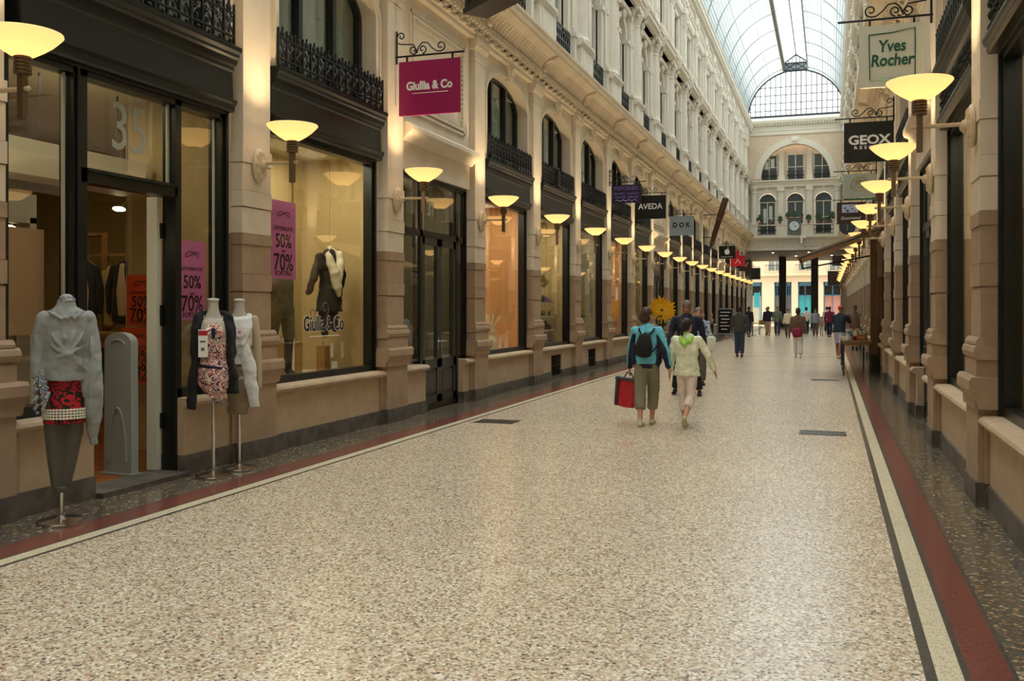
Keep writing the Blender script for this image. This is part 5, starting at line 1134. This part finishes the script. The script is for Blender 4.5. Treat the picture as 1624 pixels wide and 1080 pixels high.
m.build('studded_belt', 'sign_cream', r)
m = MB()
m.limb([(.04, 0, 1.635), (.04, 0, 1.605), (.04, 0, 1.56), (.04, 0, 1.50), (.04, -.005, 1.38), (.03, -.01, 1.28), (.03, -.01, 1.20), (.03, 0, 1.09)], [(.075, .07), (.125, .085), (.175, .095), (.19, .105), (.175, .12), (.15, .12), (.16, .13), (.185, .15)], 26, flat=(0, 1))
m.limb([(-.13, 0, 1.55), (-.165, .01, 1.38), (-.175, -.01, 1.22), (-.165, -.03, 1.10)], [(.052, .062), (.05, .06), (.05, .06), (.05, .055)], 14, flat=(0, 1))
m.limb([(.205, 0, 1.55), (.235, .0, 1.38), (.24, -.02, 1.15), (.235, -.02, .9), (.24, -.01, .58)], [(.052, .062), (.055, .07), (.07, .095), (.082, .10), (.03, .04)], 16, flat=(0, 1))
m.limb([(.17, -.06, 1.2), (.2, -.07, 1.0), (.225, -.05, .8)], [(.05, .03), (.05, .03), (.03, .03)], 10)
m.ell((.05, -.125, 1.275), (.045, .04, .03), 12, 8)
rf = random.Random(2)
for a_, l_ in ((4.0, .2), (4.6, .2), (5.1, .2), (5.6, .19), (.5, .17), (.9, .2), (1.3, .2), (1.8, .2), (2.3, .2), (2.7, .17), (3.4, .13), (3.9, .14), (4.4, .15), (4.9, .15), (5.4, .15), (5.9, .14)):
    m.limb([(.05+.03*cos(a_), -.135, 1.275+.03*sin(a_)), (.05+l_*.6*cos(a_), -.125-.004*(sin(a_) > 0), 1.275+l_*.6*sin(a_)), (.05+l_*cos(a_)*.9, -.105, 1.275+l_*sin(a_))], [.013, .012, .006], 7)
for a_ in (-.04, .0, .05): m.limb([(a_*2-.02, -.07, 1.6), (.04+a_, -.115, 1.54), (.12+a_, -.09, 1.6)], [.01, .013, .01], 7)
for q in range(4): m.limb([(.215+.02*q, -.08+.012*q, 1.4-.03*q), (.225+.018*q, -.10+.01*q, 1.1), (.225+.02*q, -.09, .75)], [.008, .012, .007], 7)
remesh(m, 'cardigan', ['cloth_grey'], .009, it=3, parent=r)
m = MB()
for i in range(5): m.limb([(-.14+.012*i, -.105-.006*i, 1.15-.04*i), (-.15+.004*i, -.11, 1.05-.045*i)], [.016, .013], 6)
m.build('scarf', 'print_scarf', r, True); m = MB()
m.ell((.04, 0, 1.695), (.056, .056, .035), 14, 8); m.tube([(.04+.056*cos(a*.3), .056*sin(a*.3), 1.655+.0015*a) for a in range(22)], .014, 6); m.build('neck_scarf', 'print_scarf', r, True)
MB().tube([(-.18+.014*sin(i*2.1), -.09+.012*cos(i*2.1), 1.1-.02*i) for i in range(14)], .014, 6).build('beads', 'print_scarf', r, True)
# black cardigan mannequin
r = empty('clothed_mannequin', (-5.6, 7.69, 0), rot=(0, 0, R(36)), label='headless mannequin in a black cardigan over a floral draped dress', cat='mannequin'); stand(r, .95, .165)
def neck(m, s_=1): m.limb([(0, 0, 1.53), (0, 0, 1.60), (0, .005, 1.70)], [(.075, .06), (.052, .05), (.046, .046)], 16, flat=(0, 1)); m.limb([(0, .003, 1.695), (0, .0, 1.712)], [(.052, .052), (.062, .06)], 16, flat=(1, 1))
m = MB(); m.limb([(0, 0, .92), (0, 0, 1.12), (0, -.02, 1.36), (0, 0, 1.48), (0, 0, 1.53)], [(.13, .1), (.10, .085), (.13, .11), (.145, .08), (.08, .06)], 18); neck(m)
remesh(m, 'body', ['mannequin_skin'], .010, parent=r)
m = MB(); m.limb([(.05, -.02, .74), (.03, -.02, .84), (.01, -.01, .94), (0, 0, 1.04), (0, 0, 1.14), (0, -.02, 1.33), (0, -.02, 1.42)], [(.035, .04), (.115, .10), (.165, .125), (.165, .125), (.12, .10), (.135, .12), (.095, .09)], 22)
for s in (-1, 1): m.ell((s*.055, -.095, 1.385), (.05, .045, .052), 10, 8); m.limb([(s*.07, -.08, 1.42), (s*.085, -.02, 1.55)], [.012, .010], 6)
for q in range(5): m.limb([(-.12, -.06, 1.05-.03*q), (-.02, -.125+.004*q, .98-.05*q), (.09, -.07, .96-.05*q)], [.008, .011, .006], 7)
remesh(m, 'dress', ['print_floral'], .009, parent=r)
MB().limb([(0, -.128, 1.42), (0, -.135, 1.34)], [(.022, .016), (.016, .012)], 8).build('bow', 'cloth_navy', r, True); MB().tube([(-.142*cos(pi*i/10), -.117*sin(pi*i/10), 1.06+.02*cos(pi*i/10)) for i in range(8)], .015, 6).build('dress_trim', 'cloth_navy', r, True)
m = MB()
for s in (-1, 1):
    m.limb([(s*.13, 0, 1.535), (s*.165, .0, 1.38), (s*.175, -.01, 1.2), (s*.15, -.04, 1.06)], [(.05, .058), (.043, .05), (.038, .045), (.035, .04)], 14, flat=(0, 1))
    m.limb([(s*.10, .02, 1.565), (s*.145, -.02, 1.42), (s*.155, -.01, 1.15), (s*.185, -.01, .95), (s*.185 if s > 0 else s*.20, -.02, .80 if s > 0 else .66)], [(.035, .05), (.04, .09), (.035, .09), (.05, .10), (.045, .08)], 14, flat=(0, 1))
m.limb([(0, .045, 1.57), (0, .05, 1.3), (0, .05, 1.05), (0, .06, .9), (0, .07, .80)], [(.105, .045), (.13, .06), (.15, .07), (.20, .07), (.21, .06)], 18, flat=(0, 1))
remesh(m, 'cardigan', ['cloth_offblack'], .010, it=3, parent=r)
g = MB().box(-.135, -.05, -.155, -.15, 1.16, 1.42).build('price_tag', 'white_ink', r); [MB().box(a_, b_, -.158, -.154, c_, d_).build('print', mm_, g) for a_, b_, c_, d_, mm_ in ((-.133, -.052, 1.365, 1.41, 'red_sign'), (-.12, -.07, 1.30, 1.315, 'grey_ink'), (-.11, -.08, 1.22, 1.25, 'grey_ink'))]
MB().limb([(.06, .0, .80), (.08, 0, .71)], [(.045, .03), (.02, .02)], 8).build('underskirt', 'cloth_grey', r, True)
# white vest mannequin
r = empty('clothed_mannequin', (-5.62, 8.14, 0), rot=(0, 0, R(34)), label='headless mannequin in a white vest and taupe skirt, behind the black cardigan one', cat='mannequin'); stand(r, .8, .165)
m = MB(); m.limb([(0, 0, .9), (0, 0, 1.12), (0, -.02, 1.36), (0, 0, 1.48), (0, 0, 1.53)], [(.13, .1), (.10, .085), (.13, .11), (.145, .08), (.08, .06)], 18); neck(m)
remesh(m, 'body', ['mannequin_skin'], .010, parent=r)
mat('cloth_taupe2', '#85735c', .85, bump=.1, bscale=25); m = MB(); m.limb([(-.01, 0, .56), (0, 0, .85), (0, 0, 1.0), (0, 0, 1.1)], [(.10, .08), (.125, .1), (.135, .1), (.11, .09)], 18, flat=(1, 0)); remesh(m, 'skirt', ['cloth_taupe2'], .012, parent=r)
m = MB(); m.limb([(0, 0, 1.06), (0, 0, 1.16), (0, -.02, 1.36), (0, -.01, 1.46)], [(.138, .11), (.108, .095), (.132, .12), (.12, .095)], 20, flat=(1, 0))
m.limb([(.05, -.09, 1.22), (.09, -.095, 1.05), (.12, -.10, .85), (.15, -.08, .63)], [(.055, .03), (.07, .03), (.065, .03), (.05, .025)], 12, flat=(0, 1)); m.limb([(-.05, -.09, 1.22), (-.1, -.09, 1.05), (-.12, -.08, .9)], [(.045, .02), (.045, .03), (.03, .02)], 12, flat=(0, 1))
for s in (-1, 1): m.limb([(s*.095, .0, 1.54), (s*.09, -.07, 1.42), (s*.035, -.115, 1.26)], [(.035, .03), (.04, .035), (.028, .025)], 10)
for q in range(5): m.limb([(-.1, -.06, 1.3-.03*q), (0, -.108, 1.24-.02*q), (.1, -.06, 1.3-.03*q)], [.006, .009, .006], 6)
remesh(m, 'vest', ['cloth_white'], .009, parent=r)
mat('kraft2', '#b3a486', .85); MB().limb([(.145, 0, 1.51), (.175, 0, 1.3), (.185, -.01, 1.05), (.19, 0, .82)], [(.042, .05), (.04, .05), (.035, .045), (.03, .04)], 12, flat=(0, 1)).build('jacket_sleeve', 'kraft2', r, True)
g = MB().box(-.03, .04, -.145, -.14, 1.34, 1.43).build('price_tag', 'white_ink', r); MB().ell((.005, -.147, 1.385), (.016, .003, .016), 8, 6).build('print', 'pink_paper', g)

# ------------------------------------------------------------------ people
mat('skin_light', '#c08d72', .55); mat('skin_tan', '#96684e', .55); mat('hair_brown', '#3a2318', .6, var=.2, vscale=40, bump=.3, bscale=80); mat('hair_dark', '#1c1411', .6, bump=.3, bscale=80); mat('hair_grey', '#6e6258', .6, bump=.3, bscale=80)
mat('teal_cloth', '#62b6cb', .7, var=.06, vscale=12, bump=.2, bscale=14); mat('khaki_cloth', '#7c7761', .85, var=.08, vscale=14, bump=.25, bscale=12); mat('jeans', '#2d3a4c', .85, var=.15, vscale=20)
mat('raincoat', '#dcdfc2', .35, var=.08, vscale=9, bump=.5, bscale=9); mat('lime_cloth', '#a4d85a', .7); mat('pale_pink_cloth', '#d8c8bc', .8, var=.08, vscale=16); mat('shoe_beige', '#b9b08c', .7); mat('shoe_white', '#d0cec8', .6); mat('cloth_darkolive', '#3a3b33', .85); mat('cloth_maroon', '#7e1a38', .8); mat('cloth_greygreen', '#6b7468', .85); mat('cloth_brown', '#6e5646', .85, var=.1, vscale=10); mat('cloth_teashirt', '#1c2634', .85)
def person(label, loc, head_deg, Hh, legs, arms, top, bottom, hair='hair_dark', skin='skin_light', shoe='cloth_black', top_len=.86, sleeve=1.0, bot_len=.95, fem=False, vox=.016, lean=0, pony=False, turn=0, slim=1.0, panel=None, hood=None, skirt=False, cap=None, face=False, stance=0, cuff=1.0):
    k = Hh/1.75; Mh = Matrix.Scale(k, 3); r = empty('person', loc, rot=(0, 0, R(-head_deg)), label=label, cat='person'); r.scale = (k, k, k)
    hipz = .93; J = {}; ft = []
    for i, s in enumerate((-1, 1)):
        a, b = R(legs[i][0]), R(legs[i][1]); hp = Vector((s*.088, 0, hipz)); kn = hp+Vector((s*(.005+stance*.5), sin(a)*.43, -cos(a)*.43)); an = kn+Vector((s*(-.01+stance*.5), sin(a-b)*.41, -cos(a-b)*.41)); J[s] = (hp, kn, an); ft.append(an.z-(.07 if abs(a-b) < .35 else .13))
    dz = -min(ft); sh = {}
    up = lambda v: v+Vector((0, 0, dz))
    for s in J: J[s] = tuple(up(v) for v in J[s])
    le = R(lean); C0 = Vector((0, 0, hipz+dz))
    def T(p):
        p = Vector(p)+Vector((0, 0, dz)); d = p-C0; return Vector((p.x, C0.y+d.y*cos(le)+d.z*sin(le), C0.z+d.z*cos(le)-d.y*sin(le)))
    sw = (.165 if fem else .19)*slim
    for i, s in enumerate((-1, 1)):
        f_, ab, el = (R(q) for q in arms[i]); s0 = T((s*sw, 0, 1.40)); d1 = Vector((s*sin(ab), sin(f_)*cos(ab), -cos(f_)*cos(ab))); e = s0+d1*.285
        d2 = Vector((s*sin(ab)*.6, sin(f_+el), -cos(f_+el))).normalized(); w_ = e+d2*.25; sh[s] = (s0, e, w_, d2)
    b = MB()       # ---- body
    b.limb([T((0, 0, .95)), T((0, 0, 1.1)), T((0, .01, 1.27)), T((0, 0, 1.40)), T((0, 0, 1.45))], [(.15*slim, .1), (.12*slim, .09), (.15*slim, .11), (.14*slim, .09), (.06, .06)], 16)
    b.limb([T((0, 0, 1.42)), T((0, .015, 1.55))], [.052, .05], 12)
    rt_ = Matrix.Rotation(R(-turn), 3, 'Z'); hc = T((0, .02, 1.635))
    def Hd(p): return tuple(hc+rt_ @ Vector(p))
    b.ell(Hd((0, -.01, .015)), (.074, .092, .1), 18, 14); b.ell(Hd((0, .03, -.055)), (.052, .06, .06), 14, 10); b.limb([Hd((0, .082, .02)), Hd((0, .108, -.012))], [.009, .014], 8)
    b.ell(Hd((0, .087, -.055)), (.024, .012, .008), 8, 6)
    for s in (-1, 1): b.ell(Hd((s*.076, -.005, -.0)), (.012, .018, .03), 8, 6)
    for s in (-1, 1):
        hp, kn, an = J[s]; b.limb([hp, hp.lerp(kn, .5), kn], [(.08, .085), (.068, .072), (.052, .055)], 12); b.limb([kn, kn.lerp(an, .3), an], [(.052, .054), (.052, .056), (.034, .036)], 12)
        s0, e, w_, d2 = sh[s]; b.limb([s0, e], [.046, .038], 10); b.limb([e, w_], [.038, .025], 10)
        sd = Vector((0, 1, 0)); sd = (sd-d2*sd.dot(d2)).normalized(); nr = d2.cross(sd)
        b.limb([w_, w_+d2*.045, w_+d2*.085], [(.026, .017), (.04, .018), (.038, .015)], 10, side=tuple(sd))
        for q, (off, ln) in enumerate(((.030, .062), (.010, .074), (-.010, .068), (-.029, .052))):
            f0 = w_+d2*.085+sd*off; cu = nr*(-s)*.018; b.limb([f0, f0+d2*ln*.5+cu*.3, f0+d2*ln*.9+cu], [.0095, .009, .0075], 7)
        f0 = w_+d2*.03+sd*.032; b.limb([f0, f0+d2*.03+sd*.022, f0+d2*.062+sd*.024], [.012, .011, .009], 7)
    remesh(b, 'body', [skin], min(vox, .014), parent=r)
    ey = MB()
    for s in (-1, 1): ey.ell(Hd((s*.03, .078, .012)), (.012, .008, .007), 8, 6)
    ey.build('eyes', 'black_ink', r, True)
    # ---- hair
    h = MB(); h.ell(Hd((0, -.02, .035)), (.086, .1, .095), 16, 12); h.ell(Hd((0, -.045, -.01)), (.078, .068, .085), 14, 10)
    if pony: h.limb([Hd((0, -.12, .04)), Hd((0, -.15, -.03)), Hd((0, -.14, -.12)), Hd((0, -.12, -.17))], [.035, .032, .026, .012], 10)
    elif fem: h.ell(Hd((0, -.05, -.03)), (.088, .07, .09), 14, 10)
    if cap: h = MB(); h.ell(Hd((0, -.01, .05)), (.09, .108, .085), 16, 12); h.limb([Hd((0, .08, .04)), Hd((0, .14, .03))], [(.06, .01), (.05, .008)], 8)
    remesh(h, 'cap' if cap else 'hair', [cap or hair], .012, parent=r)
    # ---- bottoms
    t = MB(); t.limb([T((0, 0, 1.0)), T((0, 0, .9))], [(.15*slim, .11), (.155*slim, .115)], 16)
    if skirt:
        t.limb([T((0, 0, .95)), T((0, 0, .6))], [(.17, .13), (.2, .16)], 16, flat=(0, 1))
    else:
        for s in (-1, 1):
            hp, kn, an = J[s]; ps = [hp, hp.lerp(kn, .5), kn, kn.lerp(an, .5), an]; rs = [(.098, .105), (.088*cuff, .092*cuff), (.078*cuff, .082*cuff), (.076*cuff, .08*cuff), (.07*cuff, .074*cuff)]
            tot = bot_len*4; n_ = int(tot); P_ = ps[:n_+1]; R_ = rs[:n_+1]
            if tot-n_ > .01 and n_ < 4: P_ = P_+[ps[n_].lerp(ps[n_+1], tot-n_)]; R_ = R_+[rs[n_+1]]
            t.limb(P_, R_, 14, flat=(0, 1))
    remesh(t, 'skirt' if skirt else 'trousers' if bot_len > .6 else 'shorts', [bottom], vox, parent=r)
    # ---- shoes
    g = MB()
    for s in (-1, 1):
        hp, kn, an = J[s]; d = (an-kn).normalized(); fw = Vector((0, 1, 0)); fw = (fw-d*fw.dot(d)).normalized(); heel = an+d*.045-fw*.03; toe = an+d*.055+fw*.165
        if an.z < .1: heel.z = .035; toe.z = .03
        g.limb([heel, heel.lerp(toe, .5), toe], [(.038, .036), (.045, .034), (.04, .026)], 12); g.limb([an, heel.lerp(toe, .2)], [.04, .04], 10)
    remesh(g, 'shoes', [shoe], .012, it=1, parent=r)
    # ---- top
    u = MB(); z0 = top_len
    rows = [(z0, .178 if not fem else .17), (1.0, .165), (1.12, .148 if fem else .155), (1.28, .172 if not fem else .16), (1.38, .165), (1.43, .10)]
    rows = [q for q in rows if q[0] == z0 or q[0] > z0+.05]
    u.limb([T((0, 0, z)) for z, _ in rows], [(w_*slim*(1.08 if z == z0 else 1), .135 if z == z0 else .125 if z < 1.35 else .1) for z, w_ in rows], 20, flat=(1, 0))
    for s in (-1, 1):
        s0, e, w_, d2 = sh[s]; u.limb([T((s*.08, 0, 1.405)), s0], [.06, .062], 10)
        if sleeve > .6: u.limb([s0, e, e.lerp(w_, (sleeve-.5)*2)], [.064, .058, .048], 12, flat=(0, 1))
        else: u.limb([s0, s0.lerp(e, sleeve*2)], [.064, .066], 12, flat=(0, 1))
    remesh(u, 'jacket' if sleeve > .6 else 'shirt', [top], vox, parent=r)
    if panel:
        q = MB()
        for s in (-1, 1):
            s0, e, w_, d2 = sh[s]; o_ = Vector((-s*.012, -.022, 0)); q.limb([s0+o_*.5+Vector((0, -.01, -.06)), e+o_, w_+o_*.5], [.052, .052, .043], 10)
            q.limb([T((s*(.165*slim), -.01, 1.2)), T((s*.165*slim, -.02, top_len+.02))], [(.03, .075), (.035, .095)], 10)
        q.limb([T((0, 0, top_len-.01)), T((0, 0, top_len+.015))], [(.176*slim, .122), (.18*slim, .127)], 16)
        remesh(q, 'dark_panels', [panel], vox, parent=r, label='navy panels of the jacket')
    if hood:
        q = MB(); q.limb([T((-.09, -.04, 1.45)), T((-.05, -.10, 1.38)), T((0, -.13, 1.33)), T((.05, -.10, 1.38)), T((.09, -.04, 1.45))], [.035, .045, .05, .045, .035], 10); q.limb([T((0, -.0, 1.46)), T((0, -.02, 1.40))], [(.085, .08), (.12, .10)], 14); remesh(q, 'hood', [hood], .014, parent=r)
    def Wp(v): return Matrix.Translation(Vector(loc)) @ Matrix.Rotation(R(-head_deg), 4, 'Z') @ Matrix.Scale(k, 4) @ Vector(v)
    return r, dict(T=T, W=Wp, sh=sh, J=J)
# woman in turquoise jacket, seen from behind
w1, j1 = person('woman walking away in a turquoise jacket and khaki cropped trousers holding a red bag', (-2.40, 13.05, 0), 2, 1.66, ((-13, 6), (13, 10)), ((6, 12, 6), (-14, 20, 14)), 'teal_cloth', 'khaki_cloth', 'hair_brown', shoe='shoe_beige', top_len=.93, bot_len=.80, fem=True, vox=.011, turn=35, slim=1.12, panel='cloth_navy', hood='teal_cloth', stance=-.035, cuff=1.1)
g1, _ = person('girl walking away in a pale translucent raincoat with a lime green hood', (-1.84, 13.0, 0), 4, 1.50, ((4, 4), (-9, 36)), ((8, 14, 8), (-6, 32, 22)), 'raincoat', 'pale_pink_cloth', 'hair_dark', shoe='shoe_beige', top_len=.84, bot_len=.76, fem=True, vox=.011, pony=True, turn=25, slim=1.18, hood='lime_cloth', stance=-.04, cuff=.92)
m1, _ = person('man in a dark jacket and black trousers walking towards the viewer behind the girl', (-2.52, 17.8, 0), 178, 1.79, ((8, 4), (-6, 10)), ((-8, 14, 10), (10, 14, 12)), 'cloth_navy', 'cloth_black', 'hair_grey', 'skin_tan', top_len=.86, vox=.012, slim=1.15, face=True, stance=.15)
# backpack
sp = j1['W'](j1['T']((-.0, -.185, 1.20)))
r = empty('backpack', tuple(sp), rot=(0, R(4), R(-2)), label='small black backpack on the back of the woman in turquoise', cat='backpack')
m = MB(); m.limb([(0, 0, -.11), (0, -.01, 0), (0, .0, .12)], [(.115, .06), (.12, .07), (.085, .05)], 16); remesh(m, 'pack', ['cloth_offblack'], .010, parent=r)
m = MB(); m.limb([(0, -.045, -.10), (0, -.05, -.01)], [(.075, .03), (.08, .03)], 12); remesh(m, 'front_pocket', ['cloth_offblack'], .010, parent=r)
MB().tube([(-.05, .04, .14), (-.10, .05, .21), (-.10, .13, .24)], .012, 6).tube([(.05, .04, .14), (.10, .05, .21), (.10, .13, .24)], .012, 6).tube([(.09, .03, -.1), (.15, .08, -.02), (.17, .14, .05)], .011, 6).tube([(0, 0, .15), (0, -.02, .19), (.02, -.0, .17)], .008, 6).build('strap', 'cloth_offblack', r, True)
# red bag in her left hand
hd = j1['W'](j1['sh'][-1][2]+j1['sh'][-1][3]*.12)
r = empty('shopping_bag', (hd.x-.0, hd.y, hd.z), rot=(0, R(6), R(-12)), label='red and black bag hanging from the left hand of the woman in turquoise', cat='bag')
def bagf(u, v):
    a = 2*pi*u; w_ = .165-.03*v+.012*sin(a*3+v*5); return (w_*cos(a)*(1 if abs(cos(a)) > .3 else 1), (.07-.02*(1-v))*sin(a), -.06-.40*v)
m = MB(); m.sheet(bagf, 28, 10, .004); m.ell((0, 0, -.455), (.135, .065, .02), 16, 6); m.build('bag_body', 'bag_red', r, True) if mat('bag_red', '#b01a26', .5, bump=.3, bscale=12) else 0
m = MB(); m.box(-.175, .175, -.075, .075, -.09, -.055)
m.limb([(-.15, -.03, -.07), (-.14, -.035, -.44)], [(.03, .05), (.025, .045)], 8); m.build('dark_trim', 'bag_grey', r, True) if mat('bag_grey', '#3c3a3a', .6) else 0
MB().tube([(-.08, 0, -.07), (-.03, 0, .02), (.03, 0, .02), (.08, 0, -.07)], .009, 6).build('handle', 'cloth_black', r, True)
# people in the distance
def far(label, x, y, hd_, H_, top, bottom, **kw):
    a = dict(legs=((8, 6), (-8, 12)), arms=((8, 10, 10), (-8, 10, 12)), vox=.022); a.update(kw)
    return person(label, (x, y, 0), hd_, H_, a.pop('legs'), a.pop('arms'), top, bottom, **a)
far('person in a blue and white striped top close behind the man in the dark jacket', -2.62, 20.2, 165, 1.66, 'stripe', 'cloth_taupe', hair='hair_grey') if blotch('stripe', ['#31507e', '#d8dce0', '#3a5c88', '#e6e6e4'], 14) else 0
r = empty('shopping_bag', (-2.33, 20.0, .62), label='white carrier bag carried by the person in the striped top', cat='bag'); MB().limb([(0, 0, .16), (0, 0, .38)], [(.09, .04), (.10, .04)], 10).build('bag_body', 'sign_cream', r, True); MB().tube([(-.06, 0, .38), (0, 0, .5), (.06, 0, .38)], .008, 5).build('handle', 'white_ink', r)
far('man in a dark olive shirt and dark jeans walking away, left of centre', -2.84, 32.4, 0, 1.72, 'cloth_darkolive', 'jeans', slim=1.15, sleeve=.95, legs=((2, 4), (-3, 6)))
far('woman in a brown top and white trousers with a red bag, centre of the walkway', -.97, 32.5, 0, 1.66, 'cloth_brown', 'cloth_white', hair='hair_brown', fem=True, shoe='shoe_white', slim=1.15)
r = empty('shoulder_bag', (-1.0, 32.25, .74), label='round red bag hanging behind the woman in the brown top', cat='bag'); MB().limb([(-.08, 0, .08), (.1, 0, .1)], [(.16, .08), (.16, .08)], 12, side=(0, 0, 1)).build('bag_body', 'cloth_maroon', r, True); MB().tube([(-.14, 0, .2), (.1, -.02, .68), (.16, .12, .72)], .014, 6).build('strap', 'cloth_maroon', r)
far('man in a navy shirt, pale shorts and red cap bending over the stall table', .30, 32.3, 25, 1.74, 'cloth_teashirt', 'cloth_lavender', cap='cap_red', sleeve=.42, bot_len=.48, lean=10, slim=1.2, arms=((25, 10, 20), (30, 10, 20)), shoe='shoe_beige', skin='skin_tan') if mat('cap_red', '#a8403c', .8) else 0
far('dark-haired person in a brown top standing behind the stall table', .95, 39.5, 185, 1.76, 'cloth_brown', 'cloth_beige', skin='skin_tan', slim=1.1, arms=((30, 8, 60), (30, 8, 60)))
far('man in a crimson shirt and dark trousers beyond the stall', .02, 56.5, 10, 1.74, 'cloth_maroon', 'cloth_navy', slim=1.1)
far('man in a grey green top and jeans walking towards the viewer', -2.86, 57.0, 180, 1.76, 'cloth_greygreen', 'jeans', hair='hair_grey')
far('person in a dark navy top and beige trousers beside the man in jeans', -3.47, 58.6, 180, 1.74, 'cloth_navy', 'cloth_beige', slim=1.15)
far('person in a black jacket and blue jeans standing by the left wall far off', -4.3, 55.0, 20, 1.75, 'cloth_black', 'jeans')
far('person in a red top beside the chalkboard', -4.15, 46.5, 0, 1.45, 'cloth_red', 'cloth_drab', fem=True)
far('person in a pale blouse just left of the woman in the brown top', -2.15, 54.0, 180, 1.62, 'ivory', 'cloth_taupe', fem=True)
far('person in a white shirt and black trousers between the two dark piers', -1.35, 62.0, 0, 1.72, 'cloth_white', 'cloth_black')
far('woman in a dark patterned top pushing something beside the right pier', -.75, 57.5, 175, 1.62, 'print_scarf', 'cloth_drab', fem=True, slim=1.2)
far('child in pale clothes beside the woman in the dark patterned top', -.42, 57.9, 180, 1.15, 'cloth_beige', 'cloth_white', fem=True)
far('person in a white top against the far shops at right', -.15, 66.0, 0, 1.75, 'cloth_white', 'jeans')
far('person in a light top at left near the cafe table', -3.75, 62.0, 200, 1.68, 'cloth_grey', 'cloth_navy')
